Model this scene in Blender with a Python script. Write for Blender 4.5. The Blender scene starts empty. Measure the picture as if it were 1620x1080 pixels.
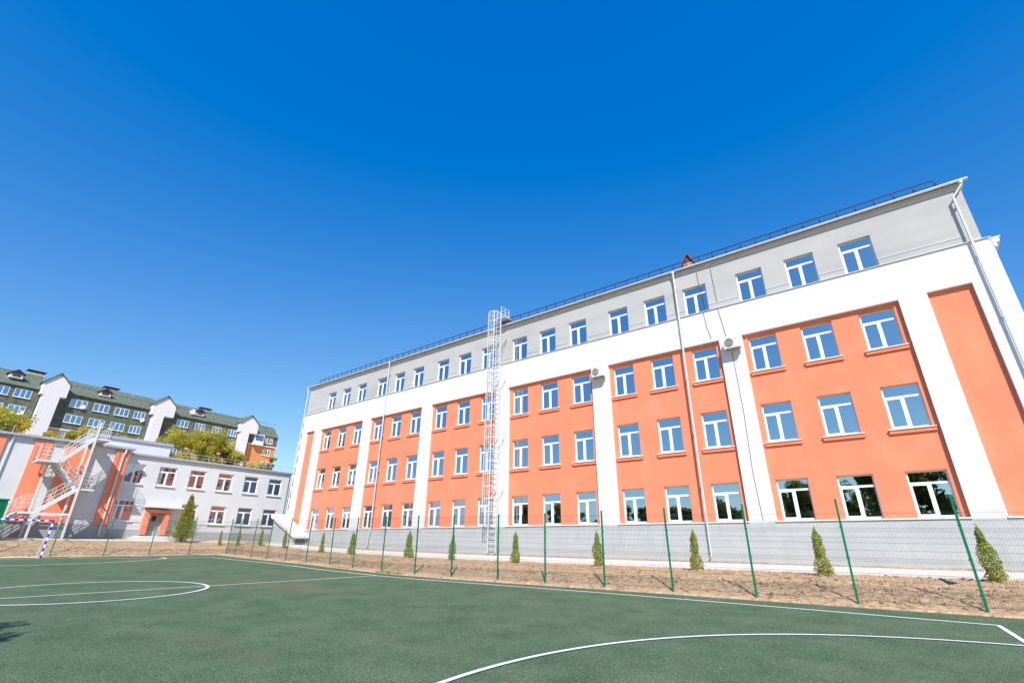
import bpy, math, random
from mathutils import Vector, Matrix, noise
R = math.radians
rng = random.Random(7)
sc = bpy.context.scene
COL = sc.collection
# ------------------------------------------------------------------ camera
cam_d = bpy.data.cameras.new('camera'); cam = bpy.data.objects.new('camera', cam_d); COL.objects.link(cam)
cam_d.sensor_width = 36.0; cam_d.lens = 765.21 / 1620 * 36
cam_d.clip_start = 0.05; cam_d.clip_end = 3000
_a, _b, _c = -0.66265, 0.40267, 0.01331
fw = Vector((math.sin(_a)*math.cos(_b), math.cos(_a)*math.cos(_b), math.sin(_b)))
r0 = Vector((math.cos(_a), -math.sin(_a), 0)); u0 = r0.cross(fw)
rt = math.cos(_c)*r0 + math.sin(_c)*u0; up = -math.sin(_c)*r0 + math.cos(_c)*u0
m3 = Matrix((rt, up, -fw)).transposed()
cam.matrix_world = Matrix.Translation((44.672, -26.648, 0.469)) @ m3.to_4x4()
sc.camera = cam
# ------------------------------------------------------------------ sun and sky
SUN_EL = 42.0
L = Vector((-0.616*math.cos(R(SUN_EL)), 0.788*math.cos(R(SUN_EL)), -math.sin(R(SUN_EL))))   # the way the light travels
sd = bpy.data.lights.new('sun', 'SUN'); sun = bpy.data.objects.new('sun', sd); COL.objects.link(sun)
sun.rotation_euler = L.to_track_quat('-Z', 'Y').to_euler()
sd.energy = 4.6; sd.angle = R(0.5); sd.color = (1.0, 0.955, 0.89)
w = bpy.data.worlds.new('World'); sc.world = w; w.use_nodes = True
nt = w.node_tree; nt.nodes.clear()
sky = nt.nodes.new('ShaderNodeTexSky'); sky.sky_type = 'NISHITA'; sky.sun_disc = False
sky.sun_elevation = R(SUN_EL); sky.sun_rotation = math.atan2(-L.x, -L.y)
sky.air_density = 1.0; sky.dust_density = 0.2; sky.ozone_density = 2.5; sky.altitude = 100
def vm(op, a, val=None):
    n = nt.nodes.new('ShaderNodeMath'); n.operation = op; nt.links.new(a, n.inputs[0])
    if val is not None: n.inputs[1].default_value = val
    return n.outputs[0]
sp = nt.nodes.new('ShaderNodeSeparateColor'); cb = nt.nodes.new('ShaderNodeCombineColor')
KS = 0.1657
# deep polarised blue: the sky's own colour with more contrast in red, less in blue
r_ = vm('MULTIPLY', vm('MAXIMUM', vm('SUBTRACT', sp.outputs[0], 0.122/KS), 0.0), 0.95)
g_ = vm('MULTIPLY', vm('POWER', vm('MULTIPLY', sp.outputs[1], KS), 0.98), 0.89/KS)
b_ = vm('MULTIPLY', vm('POWER', vm('MULTIPLY', sp.outputs[2], KS), 0.45), 1.0/KS)
bg = nt.nodes.new('ShaderNodeBackground'); bg.inputs['Strength'].default_value = 0.125
wo = nt.nodes.new('ShaderNodeOutputWorld')
nt.links.new(sky.outputs[0], sp.inputs[0]); nt.links.new(r_, cb.inputs[0]); nt.links.new(g_, cb.inputs[1]); nt.links.new(b_, cb.inputs[2]); nt.links.new(cb.outputs[0], bg.inputs[0]); nt.links.new(bg.outputs[0], wo.inputs[0])
sc.view_settings.view_transform = 'Standard'; sc.view_settings.look = 'None'
sc.view_settings.exposure = 0.35; sc.view_settings.gamma = 1.0

# ------------------------------------------------------------------ materials
MATS = {}
def mat(name, col=None, rough=0.7, metal=0.0, var=0.0, scale=3.0, bump=0.0, bscale=40.0, col2=None, detail=4, spec=0.3, bdist=0.01):
    if name in MATS: return MATS[name]
    m = bpy.data.materials.new(name); m.use_nodes = True; n = m.node_tree; p = n.nodes['Principled BSDF']
    p.inputs['Roughness'].default_value = rough; p.inputs['Metallic'].default_value = metal
    p.inputs['Specular IOR Level'].default_value = spec
    p.inputs['Base Color'].default_value = (*col, 1)
    tc = n.nodes.new('ShaderNodeTexCoord')
    if var > 0 or col2:
        nz = n.nodes.new('ShaderNodeTexNoise'); nz.inputs['Scale'].default_value = scale; nz.inputs['Detail'].default_value = detail
        n.links.new(tc.outputs['Object'], nz.inputs['Vector'])
        cr = n.nodes.new('ShaderNodeValToRGB'); cr.color_ramp.elements[0].position = 0.32; cr.color_ramp.elements[1].position = 0.68
        c2 = col2 or tuple(min(1, c*(1+var)) for c in col)
        c1 = col if col2 else tuple(c*(1-var) for c in col)
        cr.color_ramp.elements[0].color = (*c1, 1); cr.color_ramp.elements[1].color = (*c2, 1)
        n.links.new(nz.outputs['Fac'], cr.inputs[0]); n.links.new(cr.outputs[0], p.inputs['Base Color'])
    if bump > 0:
        nb = n.nodes.new('ShaderNodeTexNoise'); nb.inputs['Scale'].default_value = bscale; nb.inputs['Detail'].default_value = 5
        n.links.new(tc.outputs['Object'], nb.inputs['Vector'])
        bp = n.nodes.new('ShaderNodeBump'); bp.inputs['Strength'].default_value = bump; bp.inputs['Distance'].default_value = bdist
        n.links.new(nb.outputs['Fac'], bp.inputs['Height']); n.links.new(bp.outputs[0], p.inputs['Normal'])
    MATS[name] = m; return m

def patch_noise(m, col, scale, lo, hi, amount, stretch=(1, 1, 1)):
    """lay a second, larger stain pattern over the base colour of m"""
    n = m.node_tree; p = n.nodes['Principled BSDF']
    tc = n.nodes.new('ShaderNodeTexCoord'); mp = n.nodes.new('ShaderNodeMapping'); mp.inputs['Scale'].default_value = stretch
    nz = n.nodes.new('ShaderNodeTexNoise'); nz.inputs['Scale'].default_value = scale; nz.inputs['Detail'].default_value = 6
    n.links.new(tc.outputs['Object'], mp.inputs[0]); n.links.new(mp.outputs[0], nz.inputs['Vector'])
    mr = n.nodes.new('ShaderNodeMapRange'); mr.inputs[1].default_value = lo; mr.inputs[2].default_value = hi; mr.inputs[4].default_value = amount
    n.links.new(nz.outputs['Fac'], mr.inputs[0])
    mx = n.nodes.new('ShaderNodeMix'); mx.data_type = 'RGBA'
    src = p.inputs['Base Color']
    if src.links: n.links.new(src.links[0].from_socket, mx.inputs[6])
    else: mx.inputs[6].default_value = src.default_value
    mx.inputs[7].default_value = (*col, 1)
    n.links.new(mr.outputs[0], mx.inputs[0]); n.links.new(mx.outputs[2], p.inputs['Base Color'])

def glass(name, base, tint, gcol=(0.78, 0.89, 1.0)):
    m = bpy.data.materials.new(name); m.use_nodes = True; n = m.node_tree; n.nodes.clear()
    out = n.nodes.new('ShaderNodeOutputMaterial')
    gl = n.nodes.new('ShaderNodeBsdfGlossy'); gl.inputs['Roughness'].default_value = 0.004; gl.inputs['Color'].default_value = (*gcol, 1)
    tr = n.nodes.new('ShaderNodeBsdfTransparent'); tr.inputs['Color'].default_value = (*tint, 1)
    fr = n.nodes.new('ShaderNodeFresnel'); fr.inputs['IOR'].default_value = 1.5
    mr = n.nodes.new('ShaderNodeMapRange'); mr.inputs[1].default_value = 0.04; mr.inputs[2].default_value = 0.6
    mr.inputs[3].default_value = base; mr.inputs[4].default_value = 0.9
    mx = n.nodes.new('ShaderNodeMixShader')
    tc = n.nodes.new('ShaderNodeTexCoord'); nz = n.nodes.new('ShaderNodeTexNoise'); nz.inputs['Scale'].default_value = 1.1
    bp = n.nodes.new('ShaderNodeBump'); bp.inputs['Strength'].default_value = 0.05; bp.inputs['Distance'].default_value = 0.02
    n.links.new(tc.outputs['Object'], nz.inputs['Vector']); n.links.new(nz.outputs['Fac'], bp.inputs['Height']); n.links.new(bp.outputs[0], gl.inputs['Normal'])
    n.links.new(fr.outputs[0], mr.inputs[0]); n.links.new(mr.outputs[0], mx.inputs[0])
    n.links.new(tr.outputs[0], mx.inputs[1]); n.links.new(gl.outputs[0], mx.inputs[2]); n.links.new(mx.outputs[0], out.inputs[0])
    return m

def leafmat(name, col, var=0.25):
    m = bpy.data.materials.new(name); m.use_nodes = True; n = m.node_tree; p = n.nodes['Principled BSDF']
    p.inputs['Roughness'].default_value = 0.6; p.inputs['Specular IOR Level'].default_value = 0.2
    p.inputs['Base Color'].default_value = (*col, 1)
    tl = n.nodes.new('ShaderNodeBsdfTranslucent'); tl.inputs['Color'].default_value = (*[min(1, c*1.3) for c in col], 1)
    mx = n.nodes.new('ShaderNodeMixShader'); mx.inputs[0].default_value = 0.4
    out = n.nodes['Material Output']
    n.links.new(p.outputs[0], mx.inputs[1]); n.links.new(tl.outputs[0], mx.inputs[2]); n.links.new(mx.outputs[0], out.inputs[0])
    return m

M_white = mat('white_render', (0.74, 0.74, 0.75), 0.85, var=0.025, scale=0.7, bump=0.25, bscale=60)
patch_noise(M_white, (0.66, 0.66, 0.67), 0.5, 0.55, 0.8, 0.35, (1, 1, 0.25))
patch_noise(M_white, (0.60, 0.60, 0.60), 1.8, 0.56, 0.80, 0.30, (2.4, 1, 0.09))
M_orange = mat('orange_render', (0.81, 0.248, 0.140), 0.85, var=0.05, scale=0.6, bump=0.25, bscale=60)
patch_noise(M_orange, (0.84, 0.33, 0.20), 0.8, 0.52, 0.76, 0.5, (1.4, 1, 0.7))
patch_noise(M_orange, (0.66, 0.20, 0.11), 1.6, 0.56, 0.80, 0.30, (2.6, 1, 0.10))
M_grey = mat('grey_render', (0.47, 0.465, 0.465), 0.88, var=0.03, scale=1.0, bump=0.3, bscale=50)
patch_noise(M_grey, (0.36, 0.355, 0.36), 0.6, 0.46, 0.74, 0.6, (0.3, 1, 1.5))
M_plinth = mat('plinth_render', (0.50, 0.51, 0.52), 0.85, var=0.04, scale=1.2, bump=0.4, bscale=45)
patch_noise(M_plinth, (0.38, 0.39, 0.41), 0.8, 0.5, 0.8, 0.5, (0.25, 1, 2.2))
patch_noise(M_plinth, (0.40, 0.39, 0.37), 2.0, 0.54, 0.78, 0.45, (1.6, 1, 0.25))
M_annex = mat('annex_render', (0.61, 0.62, 0.64), 0.88, var=0.04, scale=0.7, bump=0.3, bscale=50)
M_annexplinth = mat('annex_plinth', (0.36, 0.38, 0.41), 0.88, var=0.05, scale=0.9, bump=0.3, bscale=40)
M_pvc = mat('white_pvc', (0.84, 0.85, 0.87), 0.35, var=0.01, scale=5)
M_flash = mat('metal_flashing', (0.72, 0.73, 0.75), 0.45, 0.2, var=0.03, scale=2)
M_paint = mat('white_paint_metal', (0.66, 0.67, 0.67), 0.45, var=0.04, scale=8)
M_glass = glass('window_glass', 0.52, (0.62, 0.68, 0.72))
M_glassdk = glass('annex_window_glass', 0.34, (0.45, 0.5, 0.52))
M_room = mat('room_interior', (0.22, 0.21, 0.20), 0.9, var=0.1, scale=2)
M_curtain = mat('curtain_cloth', (0.62, 0.62, 0.60), 0.9, var=0.12, scale=6)
M_blind = mat('yellow_curtain_cloth', (0.60, 0.52, 0.22), 0.9, var=0.1, scale=6)
M_roof = mat('brown_roof_metal', (0.16, 0.055, 0.035), 0.5, 0.3, var=0.1, scale=3)
M_rail = mat('dark_brown_rail', (0.055, 0.03, 0.03), 0.5, 0.3, var=0.1, scale=5)
M_pipe = mat('downpipe_metal', (0.70, 0.73, 0.74), 0.35, 0.35, var=0.03, scale=4)
M_cable = mat('cable_rubber', (0.06, 0.06, 0.065), 0.6)
M_green = mat('green_powder_coat', (0.0, 0.16, 0.075), 0.35, 0.0, var=0.08, scale=9)
M_wire = mat('fence_wire_green', (0.015, 0.06, 0.04), 0.5, 0.0, var=0.05, scale=9)
M_conc = mat('pale_concrete', (0.66, 0.64, 0.61), 0.9, var=0.05, scale=2.2, bump=0.4, bscale=30)
M_bark = mat('bark', (0.11, 0.075, 0.05), 0.9, var=0.25, scale=9, bump=0.6, bscale=20)
M_line = mat('white_line_paint', (0.80, 0.80, 0.78), 0.7, var=0.04, scale=14, bump=0.4, bscale=150, bdist=0.004)
patch_noise(M_line, (0.42, 0.48, 0.44), 22, 0.60, 0.72, 0.6)

# green rubber granulate of the court
M_court = mat('green_rubber', (0.068, 0.120, 0.062), 0.95, col2=(0.120, 0.176, 0.098), scale=1.0, detail=8, bump=0.5, bscale=260, bdist=0.006, spec=0.04)
def speckle(m, col, scale, th, amount=1.0, feat='F1'):
    n = m.node_tree; p = n.nodes['Principled BSDF']; tc = n.nodes.new('ShaderNodeTexCoord')
    vo = n.nodes.new('ShaderNodeTexVoronoi'); vo.inputs['Scale'].default_value = scale
    n.links.new(tc.outputs['Object'], vo.inputs['Vector'])
    sx = n.nodes.new('ShaderNodeSeparateColor'); n.links.new(vo.outputs['Color'], sx.inputs[0])
    gt = n.nodes.new('ShaderNodeMath'); gt.operation = 'GREATER_THAN'; gt.inputs[1].default_value = th; n.links.new(sx.outputs[0], gt.inputs[0])
    ml = n.nodes.new('ShaderNodeMath'); ml.operation = 'MULTIPLY'; ml.inputs[1].default_value = amount; n.links.new(gt.outputs[0], ml.inputs[0])
    mx = n.nodes.new('ShaderNodeMix'); mx.data_type = 'RGBA'
    n.links.new(p.inputs['Base Color'].links[0].from_socket, mx.inputs[6]); mx.inputs[7].default_value = (*col, 1)
    n.links.new(ml.outputs[0], mx.inputs[0]); n.links.new(mx.outputs[2], p.inputs['Base Color'])
speckle(M_court, (0.26, 0.32, 0.22), 80, 0.84, 0.7)
speckle(M_court, (0.03, 0.05, 0.036), 90, 0.80, 0.8)
patch_noise(M_court, (0.19, 0.15, 0.09), 0.5, 0.54, 0.78, 0.5, (0.3, 1, 1))
patch_noise(M_court, (0.20, 0.21, 0.17), 1.6, 0.66, 0.80, 0.5, (0.4, 1, 1))
M_soil = mat('dry_soil', (0.35, 0.23, 0.14), 0.95, col2=(0.59, 0.41, 0.26), scale=5, detail=10, bump=1.0, bscale=14, bdist=0.06, spec=0.1)
speckle(M_soil, (0.16, 0.10, 0.06), 9, 0.86, 0.6)
patch_noise(M_soil, (0.58, 0.42, 0.27), 0.5, 0.45, 0.7, 0.5)

# ------------------------------------------------------------------ mesh builder
class MB:
    def __init__(s): s.v = []; s.f = []; s.m = []; s.smooth = False
    def face(s, pts, mi=0):
        k = len(s.v); s.v += [tuple(p) for p in pts]; s.f.append(tuple(range(k, k+len(pts)))); s.m.append(mi)
    def box(s, x0, x1, y0, y1, z0, z1, mi=0):
        k = len(s.v)
        s.v += [(x0,y0,z0),(x1,y0,z0),(x1,y1,z0),(x0,y1,z0),(x0,y0,z1),(x1,y0,z1),(x1,y1,z1),(x0,y1,z1)]
        for f in ((0,3,2,1),(4,5,6,7),(0,1,5,4),(1,2,6,5),(2,3,7,6),(3,0,4,7)): s.f.append(tuple(k+i for i in f)); s.m.append(mi)
    def hexa(s, b, t, mi=0):
        k = len(s.v); s.v += [tuple(p) for p in b] + [tuple(p) for p in t]
        for f in ((0,3,2,1),(4,5,6,7),(0,1,5,4),(1,2,6,5),(2,3,7,6),(3,0,4,7)): s.f.append(tuple(k+i for i in f)); s.m.append(mi)
    def bar(s, a, b, wd, hd, mi=0, upv=(0,0,1)):
        a = Vector(a); b = Vector(b); d = (b-a).normalized(); u_ = Vector(upv)
        if abs(d.dot(u_)) > 0.98: u_ = Vector((0,1,0))
        sx = d.cross(u_).normalized()*wd/2; sy = sx.cross(d).normalized()*hd/2
        s.hexa([a-sx-sy, a+sx-sy, a+sx+sy, a-sx+sy], [b-sx-sy, b+sx-sy, b+sx+sy, b-sx+sy], mi)
    def tube(s, pts, r, n=8, mi=0, r1=None):
        pts = [Vector(p) for p in pts]; rings = []; N = len(pts)
        for i, p in enumerate(pts):
            d = (pts[min(i+1, N-1)] - pts[max(i-1, 0)]).normalized()
            ref = Vector((0,0,1)) if abs(d.z) < 0.9 else Vector((0,1,0))
            a = d.cross(ref).normalized(); b = a.cross(d).normalized()
            rr = r if r1 is None else r + (r1-r)*i/(N-1)
            k = len(s.v); s.v += [tuple(p + (a*math.cos(t)+b*math.sin(t))*rr) for t in [2*math.pi*j/n for j in range(n)]]; rings.append(k)
        for i in range(N-1):
            for j in range(n):
                s.f.append((rings[i]+j, rings[i]+(j+1)%n, rings[i+1]+(j+1)%n, rings[i+1]+j)); s.m.append(mi)
        s.f.append(tuple(rings[0]+j for j in range(n))); s.m.append(mi)
        s.f.append(tuple(rings[-1]+j for j in reversed(range(n)))); s.m.append(mi)
    def build(s, name, mats, parent=None, smooth=False, loc=None):
        me = bpy.data.meshes.new(name); me.from_pydata(s.v, [], s.f); me.update()
        for m in (mats if isinstance(mats, (list, tuple)) else [mats]): me.materials.append(m)
        me.polygons.foreach_set('material_index', s.m)
        if smooth: me.polygons.foreach_set('use_smooth', [True]*len(s.f))
        o = bpy.data.objects.new(name, me); COL.objects.link(o)
        if parent: o.parent = parent
        if loc: o.location = loc
        return o

def holed(mb, fn, u0, u1, v0, v1, holes, depth, mi=0, mr=None, skip_bottom=()):
    mr = mi if mr is None else mr
    us = sorted({u0, u1, *[h[0] for h in holes], *[h[1] for h in holes]}); vs = sorted({v0, v1, *[h[2] for h in holes], *[h[3] for h in holes]})
    for a, b in zip(us, us[1:]):
        for c, d in zip(vs, vs[1:]):
            cu, cv = (a+b)/2, (c+d)/2
            if any(h[0] < cu < h[1] and h[2] < cv < h[3] for h in holes): continue
            mb.face([fn(a,c,0), fn(b,c,0), fn(b,d,0), fn(a,d,0)], mi)
    for h in holes:
        a, b, c, d = h
        mb.face([fn(a,c,0), fn(a,d,0), fn(a,d,depth), fn(a,c,depth)], mr); mb.face([fn(b,c,0), fn(b,c,depth), fn(b,d,depth), fn(b,d,0)], mr)
        mb.face([fn(a,d,0), fn(b,d,0), fn(b,d,depth), fn(a,d,depth)], mr)
        if c > v0 + 1e-4: mb.face([fn(a,c,0), fn(a,c,depth), fn(b,c,depth), fn(b,c,0)], mr)

def tag(o, label=None, cat=None, group=None, kind=None):
    if label: o['label'] = label
    if cat: o['category'] = cat
    if group: o['group'] = group
    if kind: o['kind'] = kind
    return o
def thing(name, label, cat, loc=(0,0,0), rz=0, group=None):
    o = bpy.data.objects.new(name, None); COL.objects.link(o); o.location = loc; o.rotation_euler = (0,0,rz); o.empty_display_size = 0.3
    return tag(o, label, cat, group)
def copy_tree(o, parent=None):
    c = o.copy(); COL.objects.link(c)
    if parent: c.parent = parent
    for ch in [k for k in bpy.data.objects if k.parent == o]: copy_tree(ch, c)
    return c
def copy_part(o, parent, loc):
    c = o.copy(); COL.objects.link(c); c.parent = parent; c.location = loc; return c

def interp(tab, x):
    if x <= tab[0][0]: return tab[0][1]
    for (a, va), (b, vb) in zip(tab, tab[1:]):
        if x <= b: return va + (vb-va)*(x-a)/(b-a)
    return tab[-1][1]

# ------------------------------------------------------------------ ground, court, walks
def zcourt(x, y):
    x = max(-15, min(62, x)); y = max(-48, min(0, y)); return -1.1358 - 0.013508*(x-45) + 0.021036*(y+20)
FY = [(-3,-6.9),(0.97,-7.3),(3.0,-7.52),(6.6,-8.05),(9.4,-8.31),(12.4,-8.61),(15.1,-8.79),(18.0,-9.05),(20.8,-9.5),(23.6,-9.86),(26.2,-10.08),(28.6,-10.02),(30.94,-9.8),(33.3,-9.5),(35.6,-9.2),(38,-8.95),(40.39,-8.7),(42.98,-8.42),(45.71,-8.1),(48.4,-7.8),(52,-7.4),(60,-6.6)]
def fy(x): return interp(FY, x)
FX = [(-30,-4.0),(-20.3,-2.4),(-17.53,-1.47),(-14.83,-0.58),(-12.3,0.08),(-9.84,0.56),(-7.3,0.97),(0,1.2)]
def fx(y): return interp(FX, y)
BX = [(-12,0.85),(-9,0.82),(-7,0.66),(-3,0.42),(4,0.10),(10,-0.08),(20,-0.22),(32,-0.30),(46,-0.34),(60,-0.36)]
def zlevel(x, y):
    z = interp(BX, x)
    return z + 0.125*(max(-2.6, min(0, y))+2.6)*max(0, min(1, (x+6)/6))
def sm(t): t = max(0, min(1, t)); return t*t*(3-2*t)*0.5 + t*0.5
def ground(x, y):
    f = fy(x); g = fx(y)
    t = max((y-f)/(-2.6-f) if y > f else 0, (g-x)/(g+6.3) if x < g else 0)
    t = max(0, min(1, t)); return zcourt(x, y) + (zlevel(x, y)-zcourt(x, y))*(1-(1-t)**2.8)
def frange(a, b, s):
    n = int(round(abs((b-a)/s))); return [a+(b-a)*i/n for i in range(n+1)]
xs = [-900,-300,-120,-60,-30,-18] + frange(-12, 12, 0.3) + frange(12, 54, 0.14)[1:] + [57,62,80,150,400,1200]
ys = [-900,-300,-120,-60,-48,-36,-30] + frange(-26, -12, 0.5) + frange(-12, -2.0, 0.12)[1:] + frange(-2, 0.6, 0.3)[1:] + [4,20,60,150,400,1200]
gm = MB(); nx = len(xs)
for y in ys:
    for x in xs:
        soil = y > fy(x) - 0.35 or x < fx(y) + 0.6
        z = ground(x, y) - 0.03
        if soil and -14 < x < 56 and -30 < y < 1:
            e = min(1, max(0, max(y-fy(x), fx(y)-x)+0.3)/0.8)
            z += e*(0.035*noise.noise((x*1.7, y*1.7, 0)) + 0.045*noise.noise((x*5, y*5, 3)) ) + 0.03
        elif not soil: z -= 0.03
        gm.v.append((x, y, z))
for j in range(len(ys)-1):
    for i in range(nx-1):
        k = j*nx+i; gm.f.append((k, k+1, k+1+nx, k+nx)); gm.m.append(0)
tag(gm.build('ground', M_soil), kind='structure')

# court surface
cx_ = frange(0, 1, 1/40)
cm = MB()
cols = frange(-1.5, 53, 0.9)
def cedge(x): return fy(x) - (0.95 if x > 6 else 0.95)
rows = frange(0, 1, 1/36)
for r_ in rows:
    for x in cols:
        y = cedge(x) + (-47 - cedge(x))*r_
        cm.v.append((x, y, zcourt(x, y)))
for j in range(len(rows)-1):
    for i in range(len(cols)-1):
        k = j*len(cols)+i
        xm = cols[i]+.5; ym = cm.v[k][1]
        if xm < fx(ym)+1.0: continue
        cm.f.append((k, k+1, k+1+len(cols), k+len(cols))); cm.m.append(0)
tag(cm.build('sports_court', M_court), kind='structure')

# painted lines
lm = MB()
def ribbon(pts, wd=0.08, dz=0.007):
    P2 = [Vector((p[0], p[1])) for p in pts]; n = len(P2); e = []
    for i in range(n):
        d = (P2[min(n-1, i+1)] - P2[max(0, i-1)]).normalized(); nn = Vector((-d.y, d.x))*wd/2
        e.append((P2[i]+nn, P2[i]-nn))
    for (a, b), (c, d) in zip(e, e[1:]):
        lm.face([(q.x, q.y, zcourt(q.x, q.y)+dz) for q in (a, b, d, c)])
SIDE = [(5.8,-10.35),(9,-10.5),(12.5,-10.6),(16.5,-10.95),(21,-11.55),(26.21,-11.95),(28.8,-11.85),(31.3,-11.55),(35.2,-11.15),(38,-10.93),(41,-10.8),(45.7,-10.68)]
def curve(tab, n, swap=False):
    out = []
    a, b = tab[0][0], tab[-1][0]
    for i in range(n+1):
        t = a + (b-a)*i/n
        v = sum(interp(tab, t+o) for o in (-1.2, -.6, 0, .6, 1.2))/5
        out.append((v, t) if swap else (t, v))
    return out
ribbon(curve(SIDE, 60), 0.11)
ribbon([(26.0+(-0.09)*(abs(t)**1.0)*0.0 - 0.075*t*1.0, -11.95-t) for t in frange(0, 24, 1)], 0.09, 0.011)
END = [(-40,0.9),(-24,0.9),(-20.3,1.2),(-18.5,1.45),(-16.6,2.6),(-14.2,4.3),(-10.35,5.79)]
ribbon(curve(END, 40, True), 0.14, 0.011)
ribbon([(45.66,-10.66),(45.9,-14),(46.3,-20),(46.8,-30)], 0.09, 0.011)
ribbon([(24.6+3.13*math.cos(t), -21.52+3.13*math.sin(t)) for t in frange(0, 2*math.pi, math.pi/40)], 0.11, 0.015)
ribbon([(47.2+7.63*math.cos(t), -20.85+7.63*math.sin(t)) for t in frange(R(100), R(262), R(2))], 0.09, 0.015)
ARC = [(4.3,-12.9),(5.2,-12.95),(5.97,-13.19),(6.68,-13.84),(7.24,-14.7),(8.06,-15.89),(8.5,-17),(8.72,-18.0),(8.75,-19.5),(8.67,-21.3),(8.2,-24),(6.8,-26.5)]
ribbon(ARC, 0.15, 0.015)
tag(lm.build('court_line_markings', M_line), kind='structure')

# sand edge strip along the court, concrete walks
def strip(name, inner, outer, top, thick, m):
    b = MB()
    for (a, c), (d, e) in zip(zip(inner, outer), list(zip(inner, outer))[1:]):
        pts = [(p[0], p[1], top(*p)) for p in (a, d, e, c)]
        low = [(x, y, z-thick) for x, y, z in pts]
        b.hexa(low, pts)
    return tag(b.build(name, m), kind='structure')
X1 = frange(-3.6, 56, 1.2)
strip('concrete_walk', [(x, -2.45) for x in X1], [(x, -1.25) for x in X1], lambda x, y: ground(x, y)+0.085, 0.3, M_conc)
Y1 = frange(-30, -2.6, 1.2)
strip('annex_walk', [(-5.7, y) for y in Y1], [(-6.5, y) for y in Y1], lambda x, y: ground(x, y)+0.06, 0.3, M_conc)

# clods, pebbles on the bare soil
cl = MB()
for i in range(5200):
    if rng.random() < 0.8: x = 50 - 46*rng.random()**1.3; y = fy(x) + 0.05 + (-2.9-fy(x))*rng.random()
    else: x = -5.5 + 6*rng.random(); y = -22 + 18*rng.random()
    if x < 1 and x > fx(y) - .1: continue
    r = 0.012 + 0.045*rng.random()**3; z = ground(x, y) + r*0.2; a = rng.random()*6
    k = len(cl.v); top = 5
    for dz_, rr in ((-0.3, .9), (0.35, .8)):
        for j in range(top): cl.v.append((x+r*rr*math.cos(a+j*1.257)*rng.uniform(.8,1.3), y+r*rr*math.sin(a+j*1.257)*rng.uniform(.7,1.2), z+r*dz_+r*.5))
    cl.v.append((x, y, z+r*1.2))
    for j in range(top):
        cl.f.append((k+j, k+(j+1)%top, k+top+(j+1)%top, k+top+j)); cl.f.append((k+top+j, k+top+(j+1)%top, k+2*top)); cl.m += [0, 0]
tag(cl.build('soil_clods', M_soil), kind='stuff')
# weeds at the court edge
wd = MB(); MW = leafmat('weed_leaf', (0.20, 0.22, 0.05))
for cx0, n in ((24.3, 40), (25.0, 60), (25.8, 50), (20.6, 20), (19.6, 16), (47.3, 60), (48.0, 60), (30.1, 6), (36.2, 6), (41.5, 5), (12, 6)):
    for i in range(n):
        x = cx0 + rng.gauss(0, .22); y = fy(x) - 0.55 + rng.gauss(0, .12); z = ground(x, y)
        a = rng.random()*6.28; h = rng.uniform(.03, .09); d = Vector((math.cos(a), math.sin(a), 0))*0.02; t = Vector((rng.gauss(0,.03), rng.gauss(0,.03), h))
        p = Vector((x, y, z)); wd.face([p-d, p+d, p+t])
for i in range(46):
    cx0 = rng.uniform(3, 49); cy0 = fy(cx0) + rng.uniform(.1, 5.0)
    for j in range(rng.randrange(6, 22)):
        x = cx0 + rng.gauss(0, .10); y = min(-2.6, cy0 + rng.gauss(0, .10)); z = ground(x, y); a = rng.random()*6.28
        d = Vector((math.cos(a), math.sin(a), 0))*0.014; p = Vector((x, y, z)); wd.face([p-d, p+d, p+Vector((rng.gauss(0,.03), rng.gauss(0,.03), rng.uniform(.04, .12)))])
tag(wd.build('weeds', MW), kind='stuff')

# fallen leaves and grit scattered on the court
lf = MB()
for i in range(420):
    x = rng.uniform(4, 50); y = -11.5 - rng.random()**1.2*24; s_ = rng.uniform(.012, .035); a = rng.random()*6.28
    if i % 3 == 0: y = fy(x) - 1.0 - abs(rng.gauss(0, .7))
    z = zcourt(x, y) + .012; t_ = rng.uniform(-.3, .6)*s_
    c_, d_ = math.cos(a)*s_, math.sin(a)*s_
    lf.face([(x-c_, y-d_, z), (x+d_*.5, y-c_*.5, z+abs(t_)*.3), (x+c_, y+d_, z+abs(t_)), (x-d_*.5, y+c_*.5, z)], i % 2)
tag(lf.build('fallen_leaves', [mat('dry_leaf', (0.42, 0.30, 0.12), .8), mat('pale_grit', (0.55, 0.50, 0.42), .8)]), kind='stuff')

# ================================================================== SCHOOL
school = thing('school_building', 'four-storey orange and white school building with grey top floor', 'building', (23.15, 0, 0))
SO = Vector((-23.15, 0, 0))
def SB(mb, name, mats, parent=None, **k):
    o = mb.build(name, mats, parent or school, **k)
    if parent is None: o.location = SO
    return o
WX = [8.0*b + 2.485*j for b in range(6) for j in range(3)]; WW = 1.364
ROWS = [(1.80, 3.63), (5.40, 7.33), (9.10, 10.98), (13.13, 14.93)]
X0, X1_ = -3.72, 50.25
YW = -0.20; YG = -0.12
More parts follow.
